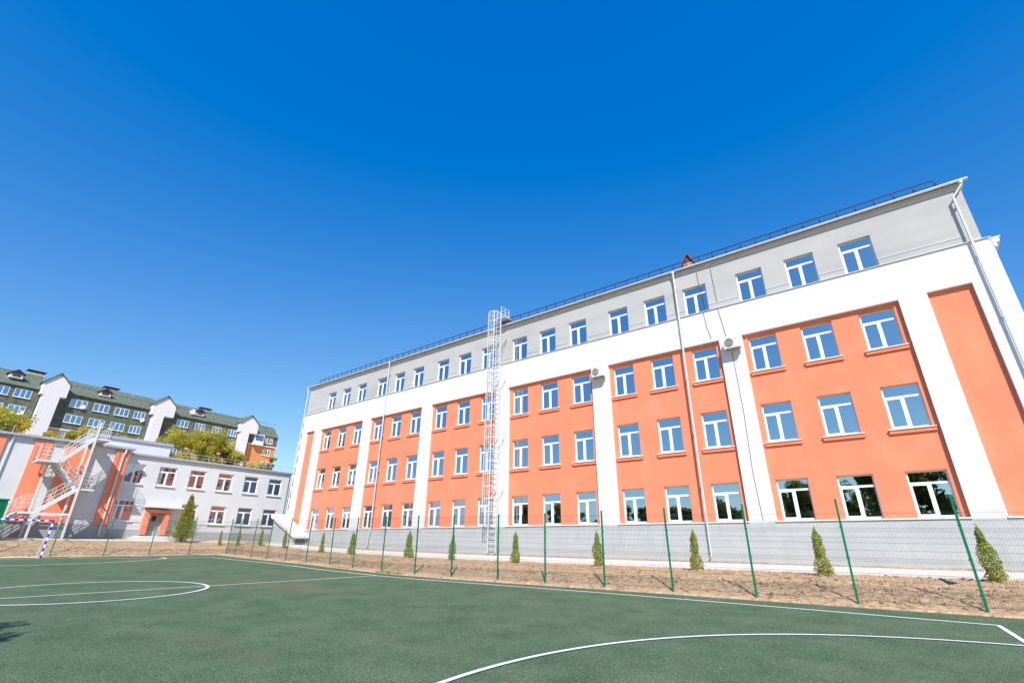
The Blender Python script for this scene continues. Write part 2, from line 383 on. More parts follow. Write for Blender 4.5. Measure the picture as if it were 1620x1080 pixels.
# white render with the recesses of the bays
bays = [(8*b-0.24, 8*b+6.58, 1.72, 11.20) for b in range(6)]
sidep = [(-2.92, -1.42, 1.72, 11.24), (47.62, 49.16, 1.72, 11.24)]
b = MB(); holed(b, lambda u, v, d: (u, YW+d, v), X0, X1_, 1.72, 13.10, bays+sidep, 0.20)
b.face([(X0,YW,13.10),(X1_,YW,13.10),(X1_,0.3,13.10),(X0,0.3,13.10)])
SB(b, 'white_wall', M_white)
for k, (a, c, z0, z1) in enumerate(bays):
    b = MB(); holes = [(x, x+WW, r[0], r[1]) for r in ROWS[:3] for x in WX[3*k:3*k+3]]
    holed(b, lambda u, v, d: (u, d, v), a, c, z0, z1, holes, 0.30)
    SB(b, 'orange_wall', M_orange)
for (a, c, z0, z1) in sidep:
    b = MB(); b.face([(a,0,z0),(c,0,z0),(c,0,z1),(a,0,z1)]); SB(b, 'orange_panel', M_orange)
b = MB(); holed(b, lambda u, v, d: (u, YG+d, v), X0+.05, 50.02, 13.10, 16.05, [(x, x+WW, ROWS[3][0], ROWS[3][1]) for x in WX], 0.30)
SB(b, 'upper_wall', M_grey)
# end and rear walls, parapet step, floors and rooms behind the glass
b = MB()
b.box(X1_-.3, X1_, YW+.002, 16, 1.72, 13.10); b.box(X0, X0+.3, YW+.002, 16, 1.72, 13.10); b.box(X0+.3, X1_-.3, 15.7, 16, 1.72, 13.10)
SB(b, 'end_wall', M_white)
b = MB()
b.box(49.72, 50.02, YG+.002, 15.9, 13.10, 15.95); b.box(X0+.05, X0+.35, YG+.002, 15.9, 13.10, 15.95); b.box(X0+.35, 49.72, 15.6, 15.9, 13.10, 15.95)
SB(b, 'upper_end_wall', M_grey)
b = MB(); b.box(X1_, X1_+.12, YW-.02, 16, 12.62, 12.82); b.box(X1_, X1_+.24, YW-.02, 16, 12.82, 13.02); b.box(X1_-.1, X1_+.30, YW-.03, 16, 13.02, 13.07); SB(b, 'side_cornice', M_white); b = MB()
b.box(X0-.08, X0, YW-.02, 16, 12.9, 13.02); b.box(X0-.12, X0+.1, YW-.03, 16, 13.02, 13.07)
SB(b, 'side_cornice', M_white)
b = MB()
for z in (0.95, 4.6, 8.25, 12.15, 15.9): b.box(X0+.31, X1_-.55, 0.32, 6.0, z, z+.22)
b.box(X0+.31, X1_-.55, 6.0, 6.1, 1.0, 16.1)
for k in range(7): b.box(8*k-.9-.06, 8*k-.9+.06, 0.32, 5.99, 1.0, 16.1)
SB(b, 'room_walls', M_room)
# plinth and its ledges
b = MB()
b.box(X0-.02, X1_+.02, YW-.004, 16.02, -0.9, 1.72)
SB(b, 'plinth', M_plinth)
b = MB()
for (a, c, _, _) in bays+sidep: b.box(a-.02, c+.02, YW-.06, 0.0-.001, 1.722, 1.775)
SB(b, 'plinth_ledge', M_pvc)
# string course of the top floor between the windows, thin flashing over it
b = MB(); fl = MB()
seg = [X0+.05] + [v for x in WX for v in (x-.0, x+WW)] + [50.02]
for i in range(0, len(seg), 2):
    a, c = seg[i], seg[i+1]
    if i == len(seg)-2: c = 49.4
    b = MB(); b.box(a+.012, c-.012, YG-.05, YG-.002, 13.13, 13.47); SB(b, 'string_course', M_grey)
    fl = MB(); fl.box(a+.01, c-.01, YG-.075, YG-.003, 13.472, 13.495); SB(fl, 'flashing', M_flash)
fl = MB()
fl.box(X0-.02, X1_+.02, YW-.07, YG-.001, 13.103, 13.122)
SB(fl, 'flashing', M_flash)
# eaves: stepped cornice
b = MB()
b.box(X0-.02, 50.06, YG-.04, YG-.003, 15.92, 15.97); b.box(X0-.05, 50.10, YG-.07, YG-.004, 16.0, 16.05); b.box(X0-.09, 50.16, YG-.12, 16.2, 16.09, 16.15)
SB(b, 'eaves_cornice', M_white)
b = MB()
for i in range(8):
    t0, t1 = math.pi+math.pi*i/8, math.pi+math.pi*(i+1)/8
    p = lambda t, x: (x, YG-.25+.07*math.cos(t), 16.21+.07*math.sin(t))
    b.face([p(t0, X0-.25), p(t1, X0-.25), p(t1, 50.33), p(t0, 50.33)])
b.box(X0-.25, 50.33, YG-.325, YG-.312, 16.21, 16.235)
b.face([(50.33, YG-.25+.07*math.cos(math.pi+math.pi*i/8), 16.21+.07*math.sin(math.pi+math.pi*i/8)) for i in range(9)])
SB(b, 'gutter', M_flash)
# roof
b = MB(); ze = 16.16; zr = 19.2
e = [(X0-.3, YG-.22, ze), (50.12, YG-.18, ze), (50.12, 16.1, ze), (X0-.3, 16.3, ze)]; r1_, r2_ = (3.5, 8, zr), (42.5, 8, zr)
b.face([e[0], e[1], r2_, r1_]); b.face([e[1], e[2], r2_]); b.face([e[2], e[3], r1_, r2_]); b.face([e[3], e[0], r1_])
roof = SB(b, 'roof', M_roof)
def zroof(y): return ze + (zr-ze)*(y-(YG-.22))/(8-(YG-.22))
# dormer with louvre
b = MB(); yd = 0.55; zb = zroof(yd)
A, B_, Cc = (36.55, yd, zb-.25), (38.15, yd, zb-.25), (37.4, yd, 17.62)
b.face([A, B_, Cc]); bk = (37.4, 4.2, 17.62)
for p, q in ((A, Cc), (Cc, B_)):
    b.face([p, q, (q[0], 4.2, q[2]), (p[0], 4.2, p[2])])
    b.bar((p[0], yd-.06, p[2]+.02), (q[0], yd-.06, q[2]+.02), .14, .05)
for k in range(16):
    x = 36.65 + k*0.095; h = 17.6 - abs(x-37.4)*1.0
    b.box(x, x+.02, yd-.012, yd-.001, zb-.2, max(zb-.15, zb-.25+(17.62-zb+.25)*(1-abs(x-37.4)/.82)))
dorm = SB(b, 'dormer', mat('dormer_red_metal', (0.30, 0.10, 0.07), 0.5, 0.2, var=0.1, scale=4))
b = MB(); b.box(37.13, 37.67, yd-.02, yd+.0, zb+.18, zb+.50, 0); b.box(37.17, 37.63, yd-.025, yd-.021, zb+.22, zb+.46, 1)
for k in range(3): b.box(37.17, 37.63, yd-.05, yd-.03, zb+.24+k*.08, zb+.26+k*.08, 0)
b.box(37.385, 37.415, yd-.055, yd-.03, zb+.2, zb+.48, 0)
lv = b.build('dormer_vent', [M_pvc, mat('vent_dark', (0.02,0.02,0.02), 0.9)], dorm)
# roof guard rail
b = MB(); yr = 0.12; zb2 = zroof(yr)
for x in frange(-2.5, 49.3, 0.8):
    lean = 0.1*(rng.random()-.5)
    b.bar((x, yr, zb2-.1), (x+lean*.3, yr, zb2+.62), .035, .035); b.bar((x, yr+.02, zb2+.50), (x+.12, yr-.30, zroof(yr-.3)-.02), .02, .02)
    b.box(x-.06, x+.06, yr-.34, yr+.1, zb2-.16, zb2-.06)
    if rng.random() < .6: b.bar((x, yr, zb2+.3), (x-.25, yr, zb2), .018, .018)
b.bar((-2.5, yr, zb2+.62), (49.3, yr, zb2+.62), .04, .04); b.bar((-2.5, yr, zb2+.32), (49.3, yr, zb2+.32), .02, .02)
SB(b, 'roof_guard_rail', M_rail)
b = MB()
for x in frange(-3.6, 49.9, 0.45): b.box(x, x+.05, YG-.20, YG+.4, zroof(YG)-.02, zroof(YG)+.06)
SB(b, 'snow_stop', mat('snow_stop_brown', (0.20, 0.09, 0.06), 0.6, 0.2, var=0.1))
# downpipes
def downpipe(x, elbow, zlow=0.12, kick=None):
    b = MB(); yp = YW-.14
    pts = [(x+elbow, YG-.25, 16.12), (x+elbow, YG-.25, 15.98), (x, yp, 15.45), (x, yp, zlow+.5)]
    if kick: pts = pts[:-1] + [(x, yp, 1.5), (x-.05, yp-.06, 1.1), (x-.08, yp-.05, .45), (x+kick, yp-.15, zlow)]
    else: pts += [(x, yp, zlow+.12), (x, yp-.22, zlow)]
    b.tube(pts, .052, 10)
    b.tube([(x+elbow, YG-.25, 16.2), (x+elbow, YG-.25, 16.05)], .09, 10)
    for z in (15, 12.3, 9.4, 6.4, 3.6): b.box(x-.06, x+.06, yp-.06, YW+.05, z, z+.03)
    o = SB(b, 'downpipe', M_pipe); return o
downpipe(49.64, .42); downpipe(36.62, .0); downpipe(9.78, .0, 0.3, -.35); downpipe(-3.75, -.12, .4)

# windows: one of each kind, then copies
def frame_mesh(W, H, trans=0.73, split=0.5, leaf='l', y=0.13):
    b = MB(); f = .062; d0, d1 = y, y+.07; zt = H*trans
    b.box(0, f, d0, d1, 0, H); b.box(W-f, W, d0, d1, 0, H); b.box(f, W-f, d0, d1, H-f, H); b.box(f, W-f, d0, d1, 0, f+.02)
    b.box(f, W-f, d0+.004, d1, zt-.045, zt+.045)
    xm = W*split; b.box(xm-.055, xm+.055, d0+.002, d1, f+.02, zt-.045)
    # opening sash of one side
    s0, s1 = (f, xm-.055) if leaf == 'l' else (xm+.055, W-f)
    g = .045
    b.box(s0, s0+g, d0-.012, d1-.01, f+.02, zt-.045); b.box(s1-g, s1, d0-.012, d1-.01, f+.02, zt-.045)
    b.box(s0+g, s1-g, d0-.012, d1-.01, f+.02, f+.02+g); b.box(s0+g, s1-g, d0-.012, d1-.01, zt-.045-g, zt-.045)
    hx = s1-.025 if leaf == 'l' else s0+.025
    b.box(hx-.01, hx+.01, d0-.035, d0-.012, H*.36, H*.36+.11)
    return b
def pane_mesh(W, H, y=0.13):
    b = MB(); b.box(.05, W-.05, y+.03, y+.036, .06, H-.05); return b
def curtain_mesh(W, H, s0, s1, y=0.32, tie=False):
    b = MB(); n = 26; rows = 8
    g = []
    for r_ in range(rows+1):
        v = r_/rows; z = .02 + (H-.06)*v
        wdt = 1.0 if not tie else (0.45 + 0.55*abs(v-.4)/.6)
        for i in range(n+1):
            u = i/n; x = s0 + (s1-s0)*u*wdt
            g.append((x, y + .035*math.sin(u*n*.85+v), z))
    b.v = g
    for r_ in range(rows):
        for i in range(n): k = r_*(n+1)+i; b.f.append((k, k+1, k+n+2, k+n+1)); b.m.append(0)
    return b
H0 = [r[1]-r[0] for r in ROWS]
protoW = {}
sill_cache = {}
def sill_mesh(W, kind):
    b = MB()
    if kind == 'orange':
        b.box(-.12, W+.12, -.09, -.001, -.20, -.045, 1); b.box(-.14, W+.14, -.14, .13, -.044, -.012, 0)
    elif kind == 'flat': b.box(-.0, W, -.05, .13, -.0, .012, 0)
    return b
def add_windows():
    for r_i, (z0, z1) in enumerate(ROWS):
        H = z1-z0
        for i, x in enumerate(WX):
            bay = i//3; yoff = YG if r_i == 3 else 0
            key = (r_i, i % 2 == 7)
            if key not in protoW:
                f = frame_mesh(WW, H).build('window', M_pvc, school); p = pane_mesh(WW, H).build('pane', M_glass, f)
                protoW[key] = (f.data, p.data); first = (f, p)
            else:
                f = bpy.data.objects.new('window', protoW[key][0]); p = bpy.data.objects.new('pane', protoW[key][1])
                COL.objects.link(f); COL.objects.link(p); f.parent = school; p.parent = f
            f.location = Vector((x, yoff, z0)) + SO
            p.rotation_euler = (R(rng.gauss(0, .12)), 0, R(rng.gauss(0, .12)))
            if 0 < r_i < 3:
                if 'sill' not in sill_cache:
                    s = sill_mesh(WW, 'orange').build('sill', [M_pvc, M_orange], f); sill_cache['sill'] = s.data
                else:
                    s = bpy.data.objects.new('sill', sill_cache['sill']); COL.objects.link(s); s.parent = f
            # curtains hang behind the glass of the left and middle bays
            prob = (0.95, 0.95, 0.9, 0.75, 0.15, 0.0)[bay]
            if rng.random() < prob:
                tie = rng.random() < .5; wide = rng.choice((.42, .5, .5, .6)); yel = (r_i == 0 and bay in (2, 3))
                ck = (r_i, tie, wide, yel)
                if ck not in sill_cache:
                    c = curtain_mesh(WW, H, .03, WW*wide, tie=tie).build('curtain', M_blind if yel else M_curtain, f); sill_cache[ck] = c.data
                else:
                    c = bpy.data.objects.new('curtain', sill_cache[ck]); COL.objects.link(c); c.parent = f
add_windows()
# cables on the facade
b = MB()
for (x, ya, za, zb_) in ((37.95, YG-.02, 15.8, 13.55), (38.75, YG-.02, 15.8, 13.55)):
    b.tube([(x, ya, za), (x+.03, ya, (za+zb_)/2), (x+.05, ya, zb_)], .012, 5)
b.tube([(38.0, YW-.02, 13.05), (38.05, YW-.02, 12.2), (38.2, YW-.02, 11.35)], .012, 5); b.tube([(38.8, YW-.02, 13.05), (39.0, YW-.02, 11.3)], .012, 5)
b.tube([(39.15, YW-.015, 10.35), (39.2, YW-.02, 7), (39.12, YW-.015, 4), (39.2, YW-.015, 1.8)], .011, 5)
SB(b, 'cable', M_cable)

# air conditioners on the pilasters
def aircon(x, z, label):
    t = thing('air_conditioner', label, 'air conditioner', (x, YW-.34, z), group='outdoor air conditioner units on the pilasters')
    b = MB(); b.box(-.42, .42, -.16, .16, 0, .60); b.box(-.43, .43, -.17, .17, .575, .60)
    b.build('casing', M_pvc, t)
    b = MB(); 
    for k in range(9):
        r = .245*(k+1)/9; b.tube([(-.13+r*math.cos(a), -.172, .30+r*math.sin(a)) for a in frange(0, 2*math.pi, math.pi/12)], .006, 4)
    for k in range(8): a = k*math.pi/4; b.bar((-.13, -.172, .30), (-.13+.25*math.cos(a), -.172, .30+.25*math.sin(a)), .008, .008)
    b.build('fan_grille', mat('grille_grey', (0.45,0.45,0.44), .5), t)
    b = MB(); b.tube([(-.13, -.161, .30), (-.13, -.166, .30)], .25, 24)
    b.build('fan_opening', mat('fan_dark', (0.22,0.21,0.2), .8), t)
    b = MB()   # small blue bar marks of the maker's plate
    for k in range(2): b.box(.20+.0*k, .30, -.1625, -.1605, .44+.045*k, .46+.045*k)
    b.build('name_plate', mat('plate_blue', (0.02,0.05,0.30), .4), t)
    b = MB()
    for s in (-.28, .28): b.box(s-.02, s+.02, -.15, .14, -.04, -.001); b.box(s-.02, s+.02, .10, .14, -.04, .3)
    b.box(-.36, .36, -.13, .12, -.075, -.042)
    b.build('bracket', mat('bracket_brown', (0.30,0.20,0.13), .6, .2, var=.2), t)
aircon(39.3, 10.42, 'white air conditioner unit just right of the middle downpipe, thin cables hanging above it')
aircon(31.25, 10.42, 'white air conditioner unit on the white pilaster between the caged ladder and the middle downpipe')

# caged roof ladder
lad = thing('roof_ladder', 'tall white caged steel ladder climbing from the plinth to the roof guard rail', 'ladder', (23.18, -.95, 0))
LX = 23.18; yl = 0.0
b = MB()
for s in (-.33, .33): b.bar((s, 0, .12), (s, 0, 17.45 if s < 0 else 17.1), .05, .08)
b.build('stringer', M_paint, lad)
b = MB()
for z in frange(.35, 16.6, .35): b.bar((-.32, 0, z), (.32, 0, z), .028, .028)
b.build('rungs', M_paint, lad)
b = MB()
for z in frange(2.6, 16.9, .8):
    pts = [(-.33, 0, z)] + [(.42*math.cos(a), -.40-.45*math.sin(a)+0.0, z) for a in frange(math.pi, 0, math.pi/9)] + [(.33, 0, z)]
    for p, q in zip(pts, pts[1:]): b.bar(p, q, .012, .034)
for a in frange(R(160), R(20), R(23)): b.bar((.42*math.cos(a), -.40-.45*math.sin(a), 2.6), (.42*math.cos(a), -.40-.45*math.sin(a), 16.9), .028, .012)
b.build('safety_cage', M_paint, lad)
b = MB()
for z in (4.1, 7.6, 11.9, 15.2):
    for s in (-.33, .33): b.bar((s, 0, z), (s, .74, z), .04, .05); b.bar((s, 0, z-.7), (s, .74, z-.02), .03, .03)
b.build('wall_bracket', M_paint, lad)
b = MB()
b.box(-.36, .7, 0.05, 1.0, 16.62, 16.67)
for p in ((.36, .0), (.36, .95), (.36, .48), (-.36, .95), (-.36, .48)): b.bar((p[0], p[1], 16.62), (p[0], p[1], 17.55), .04, .04)
for z in (17.55, 17.25, 16.95):
    b.bar((.36, 0, z), (.36, .95, z), .04, .04); b.bar((-.36, 0.3, z), (-.36, .95, z), .04, .04)
b.build('roof_platform', M_paint, lad)

# basement entrance shelter against the left end of the facade
sh = thing('basement_shelter', 'low grey shelter with a sloping white roof at the left corner of the school', 'shelter', (-1.4, -.9, 0.2))
so = Vector((1.4, .9, -.2))
b = MB()
prof = [(-3.35, 0), (.55, 0), (.55, 1.12), (-3.35, 2.85)]
zz_ = 0.05
b.hexa([(-3.35, -1.6, zz_), (.55, -1.6, zz_), (.55, YW-.03, zz_), (-3.35, YW-.03, zz_)], [(-3.35, -1.6, 2.85), (.55, -1.6, 1.15), (.55, YW-.03, 1.15), (-3.35, YW-.03, 2.85)])
o = b.build('wall', M_plinth, sh); o.location = so
b = MB()
b.hexa([(-3.75, -1.8, 2.86), (.85, -1.8, 1.03), (.85, YW-.02, 1.03), (-3.75, YW-.02, 2.86)], [(-3.75, -1.8, 3.2), (.85, -1.8, 1.22), (.85, YW-.02, 1.22), (-3.75, YW-.02, 3.2)])
o = b.build('roof', M_white, sh); o.location = so
b = MB(); b.box(.551, .60, -1.35, -.45, .52, .92); o = b.build('window', mat('dark_vent_glass', (.12,.14,.16), .2), sh); o.location = so

# ================================================================== ANNEX
annex = thing('annex_building', 'low two-storey pale grey annex with orange stripes and flat roof', 'building', (-9, -9, 0.8))
AO = Vector((9, 9, -.8))
def AB(mb, name, mats, parent=None):
    o = mb.build(name, mats, parent or annex)
    if parent is None: o.location = AO
    return o
XR, XL = -9.0, -8.0
AY = [-12.97+2.585*k for k in range(6)]; AW = 1.44
uh = [(y, y+AW, 5.30, 6.98) for y in AY]; lh = [(y, y+AW, 2.22, 3.88) for k, y in enumerate(AY) if k != 1]
door = (-10.25, -9.15, 1.12, 3.0)
b = MB(); holed(b, lambda u, v, d: (XR-d, u, v), -13.25, 2.28, 1.50, 7.70, uh+lh+[(door[0], door[1], 1.5, 3.0)], 0.22)
b.box(-22, XR-.002, 2.0, 2.28, 1.5, 7.70)
AB(b, 'wall', M_annex)
b = MB(); b.face([(XL, -40, 1.80), (XL, -13.25, 1.80), (XL, -13.25, 7.90), (XL, -40, 7.90)]); b.face([(XL, -13.25, 1.80), (XR-.3, -13.25, 1.80), (XR-.3, -13.25, 7.90), (XL, -13.25, 7.90)])
b.face([(XL, -40, 1.8), (-22, -40, 1.8), (-22, -40, 7.9), (XL, -40, 7.9)]); AB(b, 'projecting_wall', M_annex)
b = MB(); b.box(-22, XR+.03, -13.2, 2.31, 0.2, 1.50); b.box(-22, XL+.03, -40, -13.21, 0.2, 1.80)
AB(b, 'plinth', M_annexplinth)
b = MB()
b.box(XR+.002, XR+.05, -13.2, -10.75, 2.13, 2.19); AB(b, 'string_course', M_flash); b = MB(); b.box(XR+.002, XR+.05, -8.7, 2.30, 2.13, 2.19)
AB(b, 'string_course', M_flash)
for (a, c) in ((-26.5, -25.0), (-23.0, -21.12), (-19.5, -18.42), (-17.6, -15.88), (-14.25, -13.30)):
    b = MB(); b.box(XL+.001, XL+.14, a, c, 1.80, 7.78); AB(b, 'orange_stripe', M_orange)
b = MB(); b.box(-22, XR+.25, -13.2, 2.45, 7.70, 7.86); b.box(-22, XL+.35, -40, -13.0, 7.90, 8.08)
AB(b, 'flat_roof', mat('roof_edge_grey', (0.36,0.40,0.46), .6, .1, var=.04))
b = MB(); b.box(-16, -10.4, -15.6, -9.55, 7.87, 9.05); AB(b, 'roof_house', M_annex)
b = MB(); b.box(-16.1, -10.25, -15.7, -9.45, 9.05, 9.28); AB(b, 'roof_house_edge', mat('roof_edge_grey', None))
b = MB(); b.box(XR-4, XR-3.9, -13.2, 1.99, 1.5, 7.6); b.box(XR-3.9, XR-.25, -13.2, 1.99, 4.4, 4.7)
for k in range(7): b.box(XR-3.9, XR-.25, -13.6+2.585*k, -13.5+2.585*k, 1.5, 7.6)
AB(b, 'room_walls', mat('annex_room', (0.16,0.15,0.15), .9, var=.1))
b = MB()
for y in frange(-9.0, 2.2, 1.25): b.bar((XR+.05, y, 7.86), (XR+.05, y, 8.42), .03, .03)
b.bar((XR+.05, -9.0, 8.42), (XR+.05, 2.2, 8.42), .03, .03); b.bar((XR+.05, -9.0, 8.15), (XR+.05, 2.2, 8.15), .02, .02)
AB(b, 'roof_rail', mat('rail_grey', (0.5,0.52,0.54), .5, .2))
for y in frange(-30, -18, 3.1): b = MB(); b.bar((XL+.1, y, 8.08), (XL+.1, y, 8.6), .03, .03); AB(b, 'roof_post', M_paint)
AB_f = {}
for zi, hs_ in enumerate((uh, lh)):
    for (a, c, z0, z1) in hs_:
        H = z1-z0
        if zi not in AB_f:
            f = frame_mesh(AW, H, .74).build('window', M_pvc, annex); p = pane_mesh(AW, H).build('pane', M_glassdk, f)
            bb = MB(); bb.box(-.1, AW+.1, -.14, .12, -.075, -.01); s = bb.build('sill', M_pvc, f); AB_f[zi] = (f.data, p.data, s.data)
        else:
            f, p, s = [bpy.data.objects.new(n_, d_) for n_, d_ in zip(('window', 'pane', 'sill'), AB_f[zi])]
            for o_ in (f, p, s): COL.objects.link(o_)
            f.parent = annex; p.parent = f; s.parent = f
        f.rotation_euler = (0, 0, R(90)); f.location = Vector((XR, a, z0)) + AO
# portal
b = MB(); b.box(XR+.001, XR+.55, -10.62, -10.28, 1.12, 3.22); b.box(XR+.001, XR+.55, -9.10, -8.76, 1.12, 3.22); b.box(XR+.002, XR+.545, -10.28, -9.10, 2.95, 3.215)
AB(b, 'portal_frame', M_orange)
b = MB(); b.box(XR-.12, XR-.06, door[0]-.03, door[1]+.05, 1.12, 2.95); dr = AB(b, 'door', mat('grey_door', (0.33,0.34,0.36), .5, .1, var=.04))
b = MB(); b.box(XR-.058, XR-.045, -9.92, -9.58, 2.25, 2.72); b.build('door_window', mat('door_red_glass', (.10,.025,.03), .2), dr)
b = MB(); b.box(XR-.055, XR-.01, -9.32, -9.28, 2.0, 2.16); b.build('handle', M_flash, dr)
b = MB(); b.box(XR+.002, XR+.95, -10.9, -7.3, 3.36, 3.50); AB(b, 'canopy', M_flash)
b = MB()
for y, z in ((-10.9, 0), (-9.1, 0), (-7.35, 0)): b.bar((XR+.9, y, 3.57), (XR+.9, y, 3.72), .03, .03)
b.bar((XR+.9, -10.9, 3.72), (XR+.9, -7.35, 3.72), .03, .03); b.bar((XR+.05, -10.8, 3.3), (XR+1.0, -10.8, 2.9), .04, .04)
AB(b, 'canopy_rail', M_flash)
b = MB(); b.box(XR+.03, XR+2.0, -11.0, -8.4, .4, 1.02); b.box(XR+.03, XR+2.4, -11.35, -8.05, .4, .92); b.box(XR+.03, XR+2.8, -11.7, -7.7, .4, .82)
AB(b, 'steps', M_conc)
b = MB(); b.tube([(XL+.28, -13.65, 7.9), (XL+.28, -13.65, 7.6), (XL+.22, -13.72, 7.4), (XL+.22, -13.72, 1.1), (XL+.4, -13.72, .95)], .07, 8); AB(b, 'downpipe', M_paint)
b = MB(); b.tube([(XL+.1, -20.8, 7.9), (XL+.1, -20.8, 1.1)], .06, 8); AB(b, 'downpipe', M_pipe)
b = MB(); b.tube([(XR+.1, 2.1, 7.6), (XR+.1, 2.1, 1.1)], .05, 8); AB(b, 'downpipe', mat('dark_pipe', (.25,.26,.28), .5, .2))
b = MB(); b.box(-9.3, -9.26, -4.35, -4.31, 1.5, 1.6)
# link block between the annex and the school
link = thing('link_building', 'narrow white connecting block between the annex and the school corner', 'building', (-6, 6, .6))
lo_ = Vector((6, -6, -.6))
b = MB(); holed(b, lambda u, v, d: (u, 4.5+d, v), -12, -4.02, .3, 7.5, [(-7.7, -7.0, 5.2, 7.0), (-7.7, -7.0, 2.2, 3.8)], .2)
b.face([(-12, 4.5, 7.5), (-4.02, 4.5, 7.5), (-4.02, 12, 7.5), (-12, 12, 7.5)])
o = b.build('wall', M_annex, link); o.location = lo_
for z in (5.2, 2.2):
    f = frame_mesh(.7, 1.7, .74).build('window', M_pvc, link); f.location = Vector((-7.7, 4.5, z)) + lo_
    p = pane_mesh(.7, 1.7).build('pane', M_glassdk, f)

# ================================================================== FIRE ESCAPE
fe = thing('fire_escape_stair', 'white steel zigzag fire escape stair in front of the striped annex wall', 'staircase', (-6.2, -17.4, .6))
fo = Vector((6.2, 17.4, -.6))
XO0, XO1, XI0, XI1 = -6.25, -5.35, -7.35, -6.4     # outer and inner lane
Z1, Z2, Z3, Z4 = 2.44, 4.27, 6.10, 8.15
YA, YB = -18.45, -16.45
def FB(mb, name): o = mb.build(name, mat('stair_paint', (0.66,0.67,0.66), .5, 0, var=.05, scale=6), fe); o.location = fo; return o
for (y, x) in ((YA, XO1), (YB, XO1), (YA, XI0), (YB, XI0)):
    b = MB(); top = 9.4 if y == YB and x == XO1 else (8.1 if y == YB else 6.05)
    if y == YA and x == XO1: top = 2.4
    b.bar((x, y, .3), (x, y, top), .13, .13, upv=(0,1,0)); FB(b, 'column')
def landing(y0, y1, x0, x1, z, rails, name='landing'):
    b = MB()
    for k in range(int((y1-y0)/.12)+1): b.box(x0, x1, y0+k*.12, min(y1, y0+k*.12+.10), z-.045, z)
    b.box(x0, x1, y0-.02, y0+.03, z-.14, z-.046); b.box(x0, x1, y1-.03, y1+.02, z-.14, z-.046); b.box(x0, x0+.05, y0+.031, y1-.031, z-.14, z-.046); b.box(x1-.05, x1, y0+.031, y1-.031, z-.14, z-.046)
    FB(b, name)
    b = MB()
    for (p, q) in rails:
        p = Vector(p); q = Vector(q); n = max(1, int((q-p).length/.55))
        for k in range(n+1): s = p.lerp(q, k/n); b.bar((s.x, s.y, z), (s.x, s.y, z+1.15), .026, .026)
        for h in (.35, .62, .9, 1.15): b.bar((p.x, p.y, z+h), (q.x, q.y, z+h), .022, .022)
    FB(b, 'landing_rail')
def flight(ya, za, yb, zb_, x0, x1):
    b = MB(); n = int(abs(zb_-za)/.2)
    for x in (x0, x1): b.bar((x, ya, za-.06), (x, yb, zb_-.06), .04, .22)
    FB(b, 'flight_stringer')
    b = MB()
    for k in range(1, n):
        t = k/n; y = ya+(yb-ya)*t; z = za+(zb_-za)*t
        b.box(x0+.02, x1-.02, y-.12, y+.12, z-.03, z); sy_ = .119 if yb > ya else -.121; b.box(x0+.02, x1-.02, y+sy_, y+sy_+.002, z, z+abs(zb_-za)/n-.031)
    FB(b, 'treads')
    for x in (x0, x1):
        b = MB()
        for k in range(4):
            t = (k+.3)/3.6; y = ya+(yb-ya)*t; z = za+(zb_-za)*t; b.bar((x, y, z), (x, y, z+1.1), .026, .026)
        for h in (.4, .75, 1.1): b.bar((x, ya, za+h), (x, yb, zb_+h), .022, .022)
        FB(b, 'flight_rail')
landing(-19.25, YA, XI0, XO1, Z1, [((XO1, -19.25, 0), (XO1, YA, 0)), ((XI0, -19.25, 0), (XI0, YA, 0))])
landing(YB, -15.5, XI0, XO1, Z2, [((XO1, YB, 0), (XO1, -15.5, 0)), ((XI0, -15.5, 0), (XO1, -15.5, 0)), ((XI0, YB, 0), (XI0, -15.5, 0))])
landing(-19.3, -18.1, XI0, XO1, Z3, [((XO1, -19.3, 0), (XO1, -18.1, 0)), ((XI0, -19.3, 0), (XO1, -19.3, 0)), ((XI0, -19.3, 0), (XI0, -18.1, 0))])
landing(YB, -15.5, -8.6, XO1, Z4, [((XO1, YB, 0), (XO1, -15.5, 0)), ((-8.6, -15.5, 0), (XO1, -15.5, 0)), ((-8.6, YB, 0), (XI0, YB, 0))])
flight(-20.9, .75, -19.25, Z1, XI0+.1, XO1-.1)
flight(YA, Z1, YB, Z2, XO0, XO1); flight(YB, Z2, -18.1, Z3, XI0, XI1); flight(-18.1, Z3, YB, Z4, XO0, XO1)
b = MB()
for x in (XI0, XO1):
    b.bar((x, -19.25, Z1-.09), (x, YB, Z1-.09), .1, .14); b.bar((x, YB, 2.2), (x, YB-.01, 2.3), .1, .1)
b.bar((XI0, YB, Z1-.09), (XO1, YB, Z1-.09), .1, .14)
for z in (Z3-.12, Z2-.12): b.bar((XI0, YB, z), (XO1, YB, z), .08, .12)
b.bar((XI0, -18.1, Z3-.12), (-8.0, -18.1, Z3-.12), .08, .12); b.bar((XO1, -18.1, Z3-.12), (XI0, -18.1, Z3-.12), .08, .12); b.bar((XI0, YB, Z3-.12), (-8.0, YB, Z3-.12), .08, .12)
b.bar((XI0, -18.2, Z3-.1), (XI0, YB, Z2+1.0), .06, .06)
FB(b, 'support_beam')

# green storage box left of the goal
gb = thing('green_container', 'solid green metal container at the far left edge behind the goal', 'container', (-4.6, -21.6, .5))
b = MB(); b.box(-.9, .0, -1.8, 1.45, 0, 2.55); 
for k in range(14): b.box(.001, .03, -1.75+k*.24, -1.63+k*.24, .1, 2.45)
b.build('body', M_green, gb)
b = MB(); b.box(-1.0, .06, -1.86, 1.52, 2.551, 2.66); b.build('lid', M_green, gb)

# ================================================================== GREEN APARTMENT BLOCK
AN = math.radians(4)
apt = thing('apartment_building', 'long apartment block with dark green shingle storeys and white gabled stair towers', 'building', (-70, -20, 0.5), AN)
